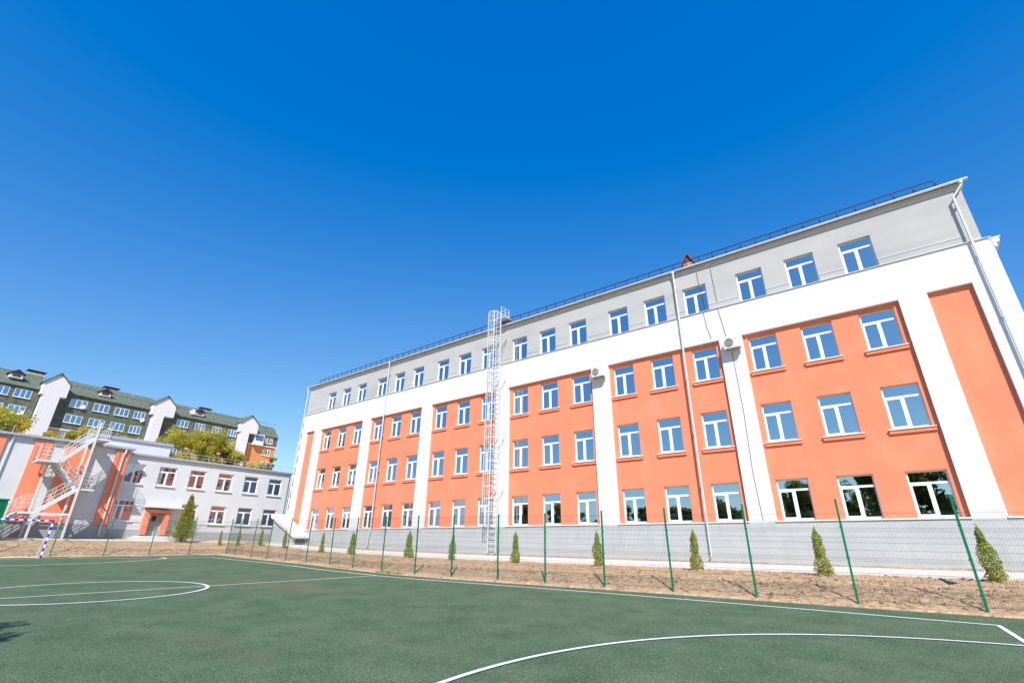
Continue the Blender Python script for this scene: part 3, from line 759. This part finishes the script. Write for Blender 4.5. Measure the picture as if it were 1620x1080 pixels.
# local frame: x' = outwards (towards the court), y' = along the facade (s), z from 0.5
M_shingle = mat('green_shingles', (0.080, 0.100, 0.076), .85, col2=(0.155, 0.178, 0.135), scale=1.6, detail=6, bump=.6, bscale=6, bdist=.05)
M_aroof = mat('green_roof', (0.10, 0.122, 0.09), .8, col2=(0.175, 0.20, 0.155), scale=2.2, detail=6, bump=.5, bscale=5, bdist=.05)
M_brick = mat('orange_brick', (0.62, 0.25, 0.08), .9, col2=(0.70, 0.33, 0.14), scale=3, bump=.3, bscale=20)
M_tower = mat('white_siding', (0.74, 0.73, 0.76), .7, var=.02)
zo = -.5
b = MB()
segs = [(-30, 7.2, 25.0, 18.6), (9.4, 25.0, 25.35, 18.9), (26.8, 43.2, 25.3, 19.2), (45.0, 52.1, 24.6, 22.2)]
for a, c, ze_, zs in segs:
    b.box(-11, 0, a, c, zs+zo, ze_+zo)
ob = b.build('shingle_wall', M_shingle, apt)
b = MB(); b.box(-10.8, -.15, -30, 45.2, 0, 19.2+zo-.001); b.box(-10.8, -.15, 45.21, 52.0, 0, 22.2+zo-.001)
b.build('brick_wall', M_brick, apt)
b = MB(); b.box(-.14, .18, 45.0, 52.15, 22.0+zo, 22.2+zo-.003); b.box(-.14, .1, 9.4, 43.2, 18.7+zo, 18.9+zo-.003); b.build('shingle_skirt', M_pvc, apt)
for a, c, ze_, zs in segs:
    b = MB(); z = ze_+zo; rd = 2.6; zr_ = z + 2.75
    b.face([(.35, a, z-.1), (.35, c, z-.1), (-rd, c, zr_), (-rd, a, zr_)]); b.face([(.35, a, z-.22), (.35, c, z-.22), (.35, c, z-.1), (.35, a, z-.1)])
    b.face([(-rd, a, zr_), (-rd, c, zr_), (-11.4+rd, c, zr_), (-11.4+rd, a, zr_)]); b.face([(-11.4+rd, a, zr_), (-11.4+rd, c, zr_), (-11.4, c, z), (-11.4, a, z)])
    for e_ in (a, c): b.face([(.35, e_, z-.1), (-rd, e_, zr_), (-11.4+rd, e_, zr_), (-11.4, e_, z)])
    b.face([(.35, a, z-.22), (.35, c, z-.22), (-11.4, c, z-.02), (-11.4, a, z-.02)])
    b.build('roof', M_aroof, apt)
for s0, s1, h0, h1, zh, za in ((7.35, 9.65, 6.95, 10.45, 24.0, 28.0), (24.5, 26.3, 24.0, 28.0, 24.2, 28.2), (42.3, 44.2, 41.9, 46.0, 24.15, 28.1)):
    b = MB(); ev = za - 1.75; mid = (h0+h1)/2
    b.box(-6, 1.3, s0, s1, 0, zh+zo)
    b.box(-6, 1.3, h0, h1, zh+zo, ev+zo)
    b.hexa([(-6, h0, ev+zo), (1.3, h0, ev+zo), (1.3, h1, ev+zo), (-6, h1, ev+zo)], [(-6, mid, za+zo), (1.3, mid, za+zo), (1.3, mid+.01, za+zo), (-6, mid+.01, za+zo)])
    for k in range(int((h1-h0)/.35)): 
        yy = h0+.1+k*.35; lo2 = zh if not (s0 < yy < s1) else 4
        b.box(1.301, 1.33, yy, yy+.05, lo2+zo, ev+zo)
    tw = b.build('stair_tower', M_tower, apt)
    b = MB()
    for (p, q) in (((h0-.25, ev-.22), (mid, za+.08)), ((mid, za+.08), (h1+.25, ev-.22))):
        b.hexa([(-6, p[0], p[1]+zo), (1.6, p[0], p[1]+zo), (1.6, q[0], q[1]+zo), (-6, q[0], q[1]+zo)], [(-6, p[0], p[1]+zo+.14), (1.6, p[0], p[1]+zo+.14), (1.6, q[0], q[1]+zo+.14), (-6, q[0], q[1]+zo+.14)])
    b.build('tower_roof', M_aroof, tw)
# windows
M_aglass = glass('apartment_glass', 0.50, (0.35, 0.45, 0.6))
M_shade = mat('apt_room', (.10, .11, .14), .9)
def aptwin(W):
    b = MB(); H = 1.45
    b.box(.02, .07, 0, .07, 0, H); b.box(.02, .07, W-.07, W, 0, H); b.box(.02, .07, .07, W-.07, 0, .07); b.box(.02, .07, .07, W-.07, H-.07, H)
    for t in ((.36, .66) if W > 1.7 else (.5,)): b.box(.021, .075, W*t-.05, W*t+.05, .07, H-.07)
    b.box(.02, .2, -.06, W+.06, -.07, -.005)
    return b
wins = [(-9, 2.1), (-5.8, 2.1), (-2.6, 2.1), (1.0, 2.3), (3.95, 2.2), (11.5, 2.5), (15.0, 2.4), (18.35, 2.3), (21.5, 1.9), (29.3, 2.3), (33.0, 1.9), (36.6, 1.9), (40.0, 1.9), (48.9, 2.0)]
zrow = [22.95, 20.1, 17.2, 14.3, 11.4]
wc = {}
for s, W in wins:
    for zi, z in enumerate(zrow):
        if s > 45 and zi == 0: z = 22.75
        if s > 45 and zi == 1: z = 19.9
        xo = 0.0 if (z > 19.3 and s < 45) or (z > 22.2) else -.15
        if W not in wc:
            f = aptwin(W).build('window', M_pvc, apt); bb = MB(); bb.box(.025, .03, .07, W-.07, .07, 1.38); p = bb.build('pane', M_aglass, f)
            bb = MB(); bb.box(.003, .012, .02, W-.02, .02, 1.43); q_ = bb.build('dark_room_sheet', M_shade, f)  # dark sheet behind the pane, its colour standing in for the unlit room
            wc[W] = (f.data, p.data, q_.data)
        else:
            f, p, q_ = [bpy.data.objects.new(n_, d_) for n_, d_ in zip(('window', 'pane', 'dark_room_sheet'), wc[W])]
            for o_ in (f, p, q_): COL.objects.link(o_)
            f.parent = apt; p.parent = f; q_.parent = f
        f.location = (xo, s, z+zo)
        if rng.random() < .5:
            bb = MB(); wd_ = rng.uniform(.3, .55); st = rng.choice((.4, .08)); bb.box(.013, .018, W*st, W*min(.95, st+wd_), .06, 1.4); bb.build('curtain', M_curtain, f)
b = MB(); b.box(0, .9, 46.0, 48.2, 21.9+zo, 24.4+zo); by = b.build('bay_window', M_pvc, apt)
b = MB(); b.box(.901, .93, 46.15, 48.05, 22.9+zo, 24.2+zo); b.build('pane', mat('bay_blue', (.08,.16,.35), .1, .0, spec=.8), by)
b = MB(); b.box(-.14, .4, 50.8, 51.4, 22.3+zo, 22.9+zo)
# dormers, chimneys, dish
for s in (2.6, 15.3, 32.5):
    b = MB(); z = 25.3+zo+.75
    b.box(-1.6, -.1, s, s+1.7, z, z+.75, 0)
    b.hexa([(-2.6, s-.3, z+.7), (.1, s-.3, z+.7), (.1, s+2.0, z+.7), (-2.6, s+2.0, z+.7)], [(-2.6, s+.84, z+1.5), (.1, s+.84, z+1.5), (.1, s+.86, z+1.5), (-2.6, s+.86, z+1.5)], 1)
    b.box(-.099, -.08, s+.3, s+1.4, z+.15, z+.6, 2)
    b.build('dormer', [M_tower, M_rail, M_shade], apt)
for s in (5.2, 16.6, 34.6):
    b = MB(); z = 28.0+zo
    b.box(-4.4, -3.2, s, s+2.2, z-.4, z+.35, 0); b.box(-4.6, -3.0, s-.2, s+2.4, z+.6, z+.7, 1)
    for yy in (s+.1, s+2.0): b.box(-4.3, -4.2, yy, yy+.1, z+.35, z+.6, 1); b.box(-3.4, -3.3, yy, yy+.1, z+.35, z+.6, 1)
    b.build('chimney', [mat('chimney_render', (0.40,0.36,0.28), .9, var=.1), M_rail], apt)
b = MB()
for k in range(6):
    r0_, r1_2 = .6*k/6, .6*(k+1)/6
    for j in range(20):
        a0, a1 = j*math.pi/10, (j+1)*math.pi/10
        f_ = lambda r, a: (.1-.35*(1-(r/.6)**2)*.5, r*math.cos(a), r*math.sin(a))
        b.face([f_(r0_, a0), f_(r1_2, a0), f_(r1_2, a1), f_(r0_, a1)])
b.bar((-.5, 0, -.9), (-.1, 0, 0), .06, .06)
o = b.build('satellite_dish', M_pvc, apt); o.location = (.1, 31.6, 26.6+zo)
for (s, z) in ((13.3, 23.3), (23.0, 22.9), (5.6, 20.5)):
    o_ = bpy.data.objects.new('satellite_dish', o.data); COL.objects.link(o_); o_.parent = apt; o_.location = (.35, s, z+zo); o_.scale = (.7,.7,.7)
b = MB(); b.tube([(.5, -10+i*1.27, 27.45+zo - .9*math.sin(math.pi*i/48)) for i in range(49)], .03, 4); b.build('overhead_wire', M_cable, apt)

# distant pale brick high-rise at the school's left corner
hr = thing('high_rise_building', 'distant peach and white striped brick high-rise seen just left of the school corner', 'building', (-78, 41, 0.5))
M_peach = mat('peach_brick', (0.74, 0.42, 0.24), .9, var=.06, scale=2)
b = MB(); b.box(-1.9, 24, 0, 18, 0, 31.2); b.box(-4.3, -1.901, 1, 17, 0, 25.2); b.build('wall', M_peach, hr)
b = MB()
for z in frange(1.3, 30.9, 1.48): b.box(-1.96, 24.06, -.06, -.001, z, z+.5); 
for z in frange(1.3, 25.0, 1.48): b.box(-4.36, -1.962, .94, .999, z, z+.5)
b.build('white_band', M_white, hr)
b = MB()
for z in frange(2, 29, 2.96):
    for x in frange(-1.4, 21, 2.6): b.box(x, x+1.0, -.09, -.061, z, z+1.35)
b.build('window', mat('far_glass', (.15,.2,.28), .15), hr)

# ================================================================== VEGETATION
def leafquad(mb, p, s, mi, nrm=None):
    if nrm is None:
        nrm = Vector((rng.gauss(0,1), rng.gauss(0,1), rng.gauss(0,1)+.3)).normalized()
    a = nrm.orthogonal().normalized(); a.rotate(Matrix.Rotation(rng.random()*6.28, 3, nrm)); b_ = nrm.cross(a)
    p = Vector(p); mb.face([p-a*s*.5, p+b_*s*.32, p+a*s*.6, p-b_*s*.32], mi)
TH = [leafmat('thuja_green', (0.19, 0.28, 0.035)), leafmat('thuja_light', (0.42, 0.48, 0.075)), leafmat('thuja_brown', (0.50, 0.33, 0.10))]
def thuja_mesh(seed, brown):
    global rng; keep = rng; rng = random.Random(seed)
    b = MB(); H = 1.0; ph = rng.random()*6
    for i in range(2600):
        t = rng.random()**1.25; z = .03 + t*.97
        rad = .165*(1-t)**.55*(1 + .18*math.sin(9*t+ph) + .1*math.sin(23*t+ph*2)) * (.75 if t < .06 else 1)
        a = rng.random()*2*math.pi; lump = 1 + .22*math.sin(3*a+7*t+ph) * (.5+.5*math.sin(17*t))
        r = rad*lump*(1 - .55*rng.random()**2)
        p = Vector((r*math.cos(a), r*math.sin(a), z))
        n = Vector((math.cos(a), math.sin(a), .5+rng.gauss(0,.5))).normalized() + Vector((rng.gauss(0,.5), rng.gauss(0,.5), rng.gauss(0,.3)))
        mi = 2 if rng.random() < brown*(1.3-t) else (1 if rng.random() < .45 else 0)
        leafquad(b, p, rng.uniform(.022, .05), mi, n.normalized())
    for i in range(14):
        leafquad(b, (rng.gauss(0,.008), rng.gauss(0,.008), 1+rng.random()*.06), .03, 1, Vector((rng.gauss(0,1), rng.gauss(0,1), 0)).normalized())
    tr = MB(); tr.tube([(0,0,-.05), (0,0,.12)], .016, 6, 0); tr.tube([(0,0,.12), (0,0,.9)], .012, 5, 0, .003)
    rng = keep; return b, tr
protoT = []
for k, br in enumerate((.05, .16, .30)):
    bm_, tr_ = thuja_mesh(100+k, br); o1 = bm_.build('foliage', TH); o2 = tr_.build('trunk', M_bark)
    protoT.append((o1, o2))
# x, y, base z drop, height, width factor, kind, label
TL = [(-3.0,-6.25,1.20,.24,0,'young thuja left of all the others, before the annex windows'),
      (-3.0,-4.70,1.28,.26,1,'young thuja second from the left, half hidden by a fence post'),
      (-2.2,-3.1,1.38,.27,0,'young thuja in front of the rightmost annex window'),
      (1.7,-2.95,1.45,.27,1,'young thuja in front of the basement shelter'),
      (8.95,-3.95,1.42,.26,0,'young thuja just right of the basement shelter'),
      (12.75,-3.95,1.47,.34,0,'broad based young thuja beside the kinked downpipe foot'),
      (18.8,-3.95,1.54,.38,0,'bushy bright green young thuja between the kinked downpipe and the ladder'),
      (22.6,-3.95,1.42,.32,1,'young thuja partly behind a fence post left of the ladder foot'),
      (27.4,-3.95,1.52,.32,0,'slim pointed young thuja just right of the ladder foot'),
      (32.4,-3.95,1.52,.36,1,'rounded young thuja tight against a fence post below the left air conditioner'),
      (37.05,-3.95,1.55,.33,2,'browning young thuja beside the foot of the middle downpipe'),
      (41.75,-3.95,1.60,.34,2,'tall thuja with brown tips second from the right'),
      (46.42,-3.95,1.62,.36,1,'largest looking thuja at the right edge of the photo')]
used = set()
for x, y, h, wf, kd, lab in TL:
    t = thing('thuja', lab, 'thuja', (x, y, ground(x, y)+.01), rng.random()*6, 'young thujas planted along the walk')
    t.scale = (h*wf/.31, h*wf/.31, h); t.rotation_euler.x = R(rng.gauss(0, 1.6)); t.rotation_euler.y = R(rng.gauss(0, 1.6))
    for o_ in protoT[kd]:
        c = o_ if (kd, o_.name) not in used else o_.copy()
        if c is not o_: COL.objects.link(c)
        used.add((kd, o_.name)); c.parent = t
for k, pr_ in enumerate(protoT):
    for o_ in pr_:
        if o_.parent is None: bpy.data.objects.remove(o_)

# bigger conifer by the annex door
def conifer():
    b = MB(); H = 3.75
    for k in range(420):
        t = .07 + .93*(k/420)**1.15; z = H*t; reach = 1.22*(1-t)**1.15 + .03
        a = k*2.4+rng.random(); rl = reach*rng.uniform(.65, 1.12)
        for j in range(36):
            u = rng.random()**.6; dr = .05+.09*u*(1.2-t)
            p = Vector((rl*u*math.cos(a)+rng.gauss(0,dr), rl*u*math.sin(a)+rng.gauss(0,dr), z + .22*u*rl + rng.gauss(0,.07)))
            if p.z < .25: continue
            mi = 0 if rng.random() < .5 else 1
            if rng.random() < .16: mi = 2
            leafquad(b, p, rng.uniform(.05, .11), mi)
    return b
cf = thing('conifer_tree', 'bushy yellow green conifer beside the orange framed annex door', 'tree', (-5.35, -8.45, ground(-5.35, -8.45)))
conifer().build('foliage', [leafmat('conifer_dark', (0.17,0.21,0.04)), leafmat('conifer_green', (0.34,0.38,0.06)), leafmat('conifer_gold', (0.55,0.42,0.09))], cf)
b = MB(); b.tube([(0,0,-.1), (.02,0,.7), (0,.02,2.0), (0,0,3.4)], .10, 8, 0, .015)
for k in range(10): a = k*2.4; b.tube([(0,0,.3+k*.25), (.5*math.cos(a), .5*math.sin(a), .5+k*.27)], .025, 5, 0, .008)
b.build('trunk', M_bark, cf)

def tree_mesh(seed, H, Rd, nleaf, size, mats_w, cb=.35, flat=1.0):
    """tapered trunk with limbs; crown of leaf faces gathered in clumps round the twigs"""
    global rng; keep = rng; rng = random.Random(seed)
    tr = MB(); tips = []
    tr.tube([(0,0,-.3), (.05*H*.1, 0, H*.25), (0, .06, H*.5), (.1, 0, H*.8)], .028*H, 9, 0, .006*H)
    for k in range(15):
        a = k*2.4+rng.random(); z0 = H*(cb*.7 + (.85-cb*.7)*k/15); l = Rd*rng.uniform(.6, 1.0)*(1-.45*abs(k/15-.35)); rise = rng.uniform(.25, .9)*l
        p0 = Vector((0, 0, z0)); p1 = Vector((l*.5*math.cos(a), l*.5*math.sin(a), z0+rise*.35)); p2 = Vector((l*math.cos(a+.15), l*math.sin(a+.15), z0+rise))
        tr.tube([p0, p1, p2], .011*H, 6, 0, .003*H)
        for q in range(5):
            t = rng.uniform(.35, 1); c = p0.lerp(p2, t); tips.append(c + Vector((rng.gauss(0,.16*Rd), rng.gauss(0,.16*Rd), rng.gauss(0,.10*Rd))))
    tips += [Vector((rng.gauss(0,.25*Rd), rng.gauss(0,.25*Rd), H*rng.uniform(.8, .97))) for _ in range(9)]
    cr = MB(); per = nleaf//len(tips)
    for c in tips:
        rr = Rd*rng.uniform(.14, .30); tone = rng.random()
        for j in range(int(per*rng.uniform(.5, 1.5))):
            d = Vector((rng.gauss(0,1), rng.gauss(0,1), rng.gauss(0,1)*.75)).normalized()*rr*rng.random()**.4
            mi = 0 if tone < .4 else (1 if tone < .8 else 2)
            if rng.random() < .25: mi = rng.randrange(3)
            leafquad(cr, c+d, size*rng.uniform(.6, 1.3), mi)
    rng = keep; return tr, cr
def tree(name, label, loc, H, Rd, nleaf, size, mats_, seed, group=None, cat='tree'):
    t = thing(name, label, cat, loc, rng.random()*6, group); a, c = tree_mesh(seed, H, Rd, nleaf, size, mats_)
    a.build('trunk', M_bark, t); c.build('crown', mats_, t); return t
YEL = [leafmat('leaf_olive', (0.38,0.38,0.06)), leafmat('leaf_yellow', (0.68,0.56,0.09)), leafmat('leaf_gold', (0.56,0.46,0.09))]
GRN = [leafmat('leaf_dark', (0.10,0.14,0.03)), leafmat('leaf_mid', (0.18,0.24,0.05)), leafmat('leaf_gold2', (0.34,0.29,0.06))]
g1 = 'trees between the annex and the apartment block'
tree('deciduous_tree', 'yellowing tree at the left edge below the green shingle wall', (-30, -20.5, .8), 13.2, 4.2, 30000, .22, YEL, 11, g1)
tree('deciduous_tree', 'low yellowing tree top just left of the fire escape rail', (-30, -15.2, .8), 12.0, 2.8, 16000, .22, YEL, 12, g1)
tree('deciduous_tree', 'biggest yellow green tree, in front of the middle white tower', (-30, .2, .8), 14.7, 4.5, 46000, .21, YEL, 13, g1)
tree('deciduous_tree', 'yellow green tree top leaning on the right side of the biggest tree', (-31, 4.4, .8), 13.6, 3.3, 24000, .21, YEL, 14, g1)
tree('deciduous_tree', 'thin low tree top behind the raised roof block of the annex', (-29, -5.2, .8), 12.4, 2.6, 10000, .22, YEL, 15, g1)
tree('deciduous_tree', 'small yellow green tree under the orange brick end of the apartment block', (-30, 8.6, .8), 11.4, 2.0, 9000, .22, YEL, 16, g1)
tree('deciduous_tree', 'low reddish yellow tree top between the first white tower and the fire escape top', (-30, -12.4, .8), 12.5, 2.3, 11000, .21, YEL, 18, g1)
tree('deciduous_tree', 'low tree top right behind the top landing of the fire escape', (-30, -8.6, .8), 12.6, 2.5, 10000, .21, YEL, 19, g1)
tree('evergreen_tree', 'darker green tree before the right end of the apartment block', (-27, 8.6, .8), 11.6, 1.3, 9000, .2, GRN, 17, g1)
# trees and low houses behind the camera that the windows mirror
TRF = [(44.4,-36.5,10.8,4.3,'spreading tree behind the goal line, nearest to the court corner'), (36.6,-32.25,8.4,1.8,'spreading tree behind the camera, second along the court'), (52.5,-37.5,11,4.4,'spreading tree behind the camera, beyond the court end'),
       (56,-42,10,3.6,'tall spreading tree off the right end of the court'), (36,-52,10.5,4.2,'broad tree across the court from the right downpipe'), (28,-56,9.6,4.2,'tree across the court from the left air conditioner'), (20,-60,9.5,4.2,'tree across the court from the ladder'), (14,-58,8.5,3.8,'lower tree in front of the gabled house'), (1,-62,9.5,4.2,'tree across the court from the basement shelter'), (-24,-68,10.5,4.6,'tree between the left houses'), (8,-64,9.5,4.0,'tree across the court from the kinked downpipe'),
       (-12,-66,10,4.0,'tree across the court from the annex corner'), (-36,-70,10,4.0,'tree far behind the left goal'), (-60,-74,11,4.2,'farthest tree behind the left goal')]
a_, c_ = tree_mesh(31, 10, 3.6, 26000, .30, GRN)
base = None
for i, (x, y, h, rd_, lab) in enumerate(TRF):
    t = thing('deciduous_tree', lab, 'tree', (x, y, zcourt(x, y)-.1), i*1.3, 'trees behind the camera mirrored in the windows'); t.scale = (rd_/3.6, rd_/3.6, h/10)
    if base is None: base = (a_.build('trunk', M_bark, t), c_.build('crown', GRN, t))
    else:
        for o_ in base: c = o_.copy(); COL.objects.link(c); c.parent = t
for i, (x, y, wd_, h, lab) in enumerate(((14,-78,16,5.5,'low gabled house mirrored in the middle windows'), (-26,-84,18,6.5,'long gabled house mirrored in the left windows'), (34,-74,12,5,'small gabled house mirrored near the ladder'))):
    t = thing('house', lab, 'house', (x, y, -1.6)); 
    b = MB(); b.box(-wd_/2, wd_/2, -4, 4, 0, h*.6); b.build('wall', M_annex, t)
    b = MB(); b.hexa([(-wd_/2-.4, -4.5, h*.6), (wd_/2+.4, -4.5, h*.6), (wd_/2+.4, 4.5, h*.6), (-wd_/2-.4, 4.5, h*.6)], [(-wd_/2+.5, -.05, h+1), (wd_/2-.5, -.05, h+1), (wd_/2-.5, .05, h+1), (-wd_/2+.5, .05, h+1)]); b.build('roof', M_roof, t)
    for k in range(3): b = MB(); b.box(-wd_/3+k*wd_/3-.6, -wd_/3+k*wd_/3+.6, 4.001, 4.05, 1, 2.4); b.build('window', mat('far_glass', None), t)

# ================================================================== FENCE
def panel_mesh():
    b = MB(); Lp = 1.0; n = 50; r = .0022; Hp = 2.36
    folds = {z: .035 for z in (.25, 1.05, 1.85)}
    zs = [0, .20, .25, .30, 1.0, 1.05, 1.10, 1.80, 1.85, 1.90, Hp]
    def off(z): return -.03 if z in folds else 0
    def bar(p, q, wx, wy): b.bar(p, q, wx, wy)
    for i in range(1, n):
        x = i/n
        for z0_, z1_ in zip(zs, zs[1:]): b.bar((x, off(z0_), z0_), (x, off(z1_), z1_), .0016, .0045, upv=(0,1,0))
    for z in (.0, .20, .25, .30, .5, .7, .85, 1.0, 1.05, 1.10, 1.3, 1.5, 1.65, 1.80, 1.85, 1.90, 2.1, 2.3):
        b.bar((0, off(z)-.004, z), (1, off(z)-.004, z), .0055, .0055)
    return b
def post_mesh(h=2.68):
    b = MB(); b.box(-.03, .03, -.02, .02, -.25, h); b.box(-.034, .034, -.024, .024, h, h+.025)
    return b
def clip_mesh():
    b = MB(); b.box(-.04, .04, -.045, -.021, -.02, .02); b.tube([(0, -.046, 0), (0, -.06, 0)], .008, 6); return b
pm = pm_o = None
def fence(name, label, pts, hp):
    global pm, pm_o
    t = thing(name, label, 'fence', (pts[0][0], pts[0][1], zcourt(*pts[0])), group=None)
    base = Vector(t.location)
    for i, (x, y) in enumerate(pts):
        z = ground(x, y) - base.z; loc = Vector((x-base.x, y-base.y, z)); ry = 0
        nx_ = pts[min(i+1, len(pts)-1)]; px_ = pts[max(i-1, 0)]; a = math.atan2(nx_[1]-px_[1], nx_[0]-px_[0])
        if pm is None:
            po = post_mesh().build('post', M_green, t); c0 = clip_mesh().build('clip', M_rail, po); pm = (po.data, c0.data); c0.location = (0, 0, .25)
            cl_ = [c0]
        else:
            po = bpy.data.objects.new('post', pm[0]); COL.objects.link(po); po.parent = t; cl_ = []
        for zc_ in (.35, 1.15, 1.95):
            if zc_ == .35 and cl_: cl_[0].location = (0, 0, .35); continue
            c = bpy.data.objects.new('clip', pm[1]); COL.objects.link(c); c.parent = po; c.location = (0, 0, zc_)
        po.location = loc; po.rotation_euler = (R(rng.gauss(0,.25)), R(rng.gauss(0,.35)), a); po.scale = (1, 1, hp[i]/2.68)
        if i < len(pts)-1:
            d = Vector((nx_[0]-x, nx_[1]-y, ground(*nx_)-ground(x, y))); ln = d.length
            if pm_o is None: pn = panel_mesh().build('mesh_panel', M_wire, t); pm_o = pn.data
            else: pn = bpy.data.objects.new('mesh_panel', pm_o); COL.objects.link(pn); pn.parent = t
            a2 = math.atan2(d.y, d.x); pn.location = loc + Vector((math.sin(a2)*.03, -math.cos(a2)*.03, .10))
            pn.rotation_euler = (0, -math.asin(d.z/ln), a2); pn.scale = (ln, 1, 1)
PX = [51.2,48.45,45.71,42.98,40.39,37.86,35.45,33.08,30.94,28.55,26.3,23.65,20.82,18.0,15.1,12.4,9.42,6.64,3.03,.97]
fence('court_fence', 'long green welded mesh fence between the court and the orange school facade', [(x, fy(x)) for x in PX], [2.85,2.85,2.85,2.79,2.70,2.62,2.56,2.50,2.48,2.48,2.48,2.48,2.48,2.50,2.50,2.52,2.54,2.56,2.58,2.6])
fence('court_fence', 'green welded mesh fence behind the goal in front of the annex', [(fx(y), y) for y in (-7.3,-9.84,-12.3,-14.83,-17.53,-20.3,-23)], [2.6,2.66,2.72,2.55,2.35,2.35,2.35])

# ================================================================== GOAL
gx, gy = 1.35, -18.5
goal = thing('handball_goal', 'small football goal with blue and white striped square frame', 'goal', (gx, gy, zcourt(gx, gy)))
M_gb = mat('goal_blue', (0.01, 0.03, 0.62), .4); M_gw = mat('goal_white', (.85,.85,.84), .4)
def striped(b, a, c, n, s=.085):
    a = Vector(a); c = Vector(c)
    for k in range(n): b.bar(a.lerp(c, k/n), a.lerp(c, (k+1)/n), s, s, (k+1) % 2 if n % 2 else k % 2, upv=(1,0,0))
Hg = 2.25
b = MB(); striped(b, (0, 0, 0), (0, 0, Hg-.2), 10); b.bar((0,0,Hg-.2), (0,0,Hg), .087, .087, 0, upv=(1,0,0)); b.build('post', [M_gb, M_gw], goal)
b = MB(); striped(b, (0, -3.1, 0), (0, -3.1, Hg-.2), 10); b.bar((0,-3.1,Hg-.2), (0,-3.1,Hg), .087, .087, 0, upv=(1,0,0)); b.build('post', [M_gb, M_gw], goal)
b = MB(); striped(b, (0, -.25, Hg-.043), (0, -2.85, Hg-.043), 13, .085); b.bar((0,-.045,Hg-.043), (0,-.25,Hg-.043), .087, .087, 0, upv=(1,0,0)); b.bar((0,-2.85,Hg-.043), (0,-3.055,Hg-.043), .087, .087, 0, upv=(1,0,0)); b.build('crossbar', [M_gb, M_gw], goal)
b = MB()
for y in (-.02, -3.08):
    b.tube([(-.04, y, Hg-.06), (-.45, y, Hg-.5), (-.95, y, .05), (-.04, y, .03)], .022, 8)
b.tube([(-.95, -.02, .05), (-.95, -3.08, .05)], .02, 8)
b.build('net_support', M_gw, goal)

# crow standing on the soil
def bird():
    cx_b, cy_b = 45.15, -6.3
    t = thing('bird', 'small grey and black crow standing on the soil near the right fence post', 'bird', (cx_b, cy_b, ground(cx_b, cy_b)+.07), R(175))
    b = MB(); prof = [(-.17,.0,.115,.008),(-.13,0,.118,.030),(-.07,0,.125,.055),(0,0,.135,.066),(.06,0,.148,.058),(.10,0,.170,.040),(.125,0,.190,.034),(.15,0,.200,.030),(.172,0,.198,.018),(.185,0,.195,.008)]
    n = 12; 
    for (x, y, z, r) in prof:
        for j in range(n): a = 2*math.pi*j/n; b.v.append((x + .0*r, r*.85*math.cos(a), z + r*math.sin(a)))
    for i in range(len(prof)-1):
        for j in range(n):
            b.f.append((i*n+j, i*n+(j+1)%n, (i+1)*n+(j+1)%n, (i+1)*n+j)); b.m.append(1 if i >= 4 else 0)
    b.build('body', [mat('bird_grey', (.20,.20,.22), .7), mat('bird_black', (.02,.02,.025), .5)], t, smooth=True)
    b = MB(); b.hexa([(-.13,-.03,.108),(-.13,.03,.108),(-.13,.03,.122),(-.13,-.03,.122)], [(-.30,-.045,.10),(-.30,.045,.10),(-.30,.045,.106),(-.30,-.045,.106)]); b.build('tail', mat('bird_black', None), t)
    for s in (-1, 1):
        b = MB(); b.hexa([(.06, s*.055, .17), (.05, s*.060, .11), (-.20, s*.02, .105), (-.21, s*.018, .125)], [(.06, s*.062, .17), (.05, s*.068, .11), (-.20, s*.028, .105), (-.21, s*.026, .125)]); b.build('wing', mat('bird_black', None), t)
    b = MB(); b.tube([(.178,0,.197), (.215,0,.190), (.24,0,.183)], .012, 6, 0, .002); b.build('beak', mat('bird_black', None), t)
    for s in (-.025, .025):
        b = MB(); b.tube([(0,s,.08), (-.01,s,.045), (.0,s,0)], .006, 5); b.tube([(0,s,.003), (.035,s,.0)], .004, 4); b.tube([(0,s,.003), (-.02,s,.0)], .004, 4); b.build('leg', mat('bird_black', None), t)
bird()
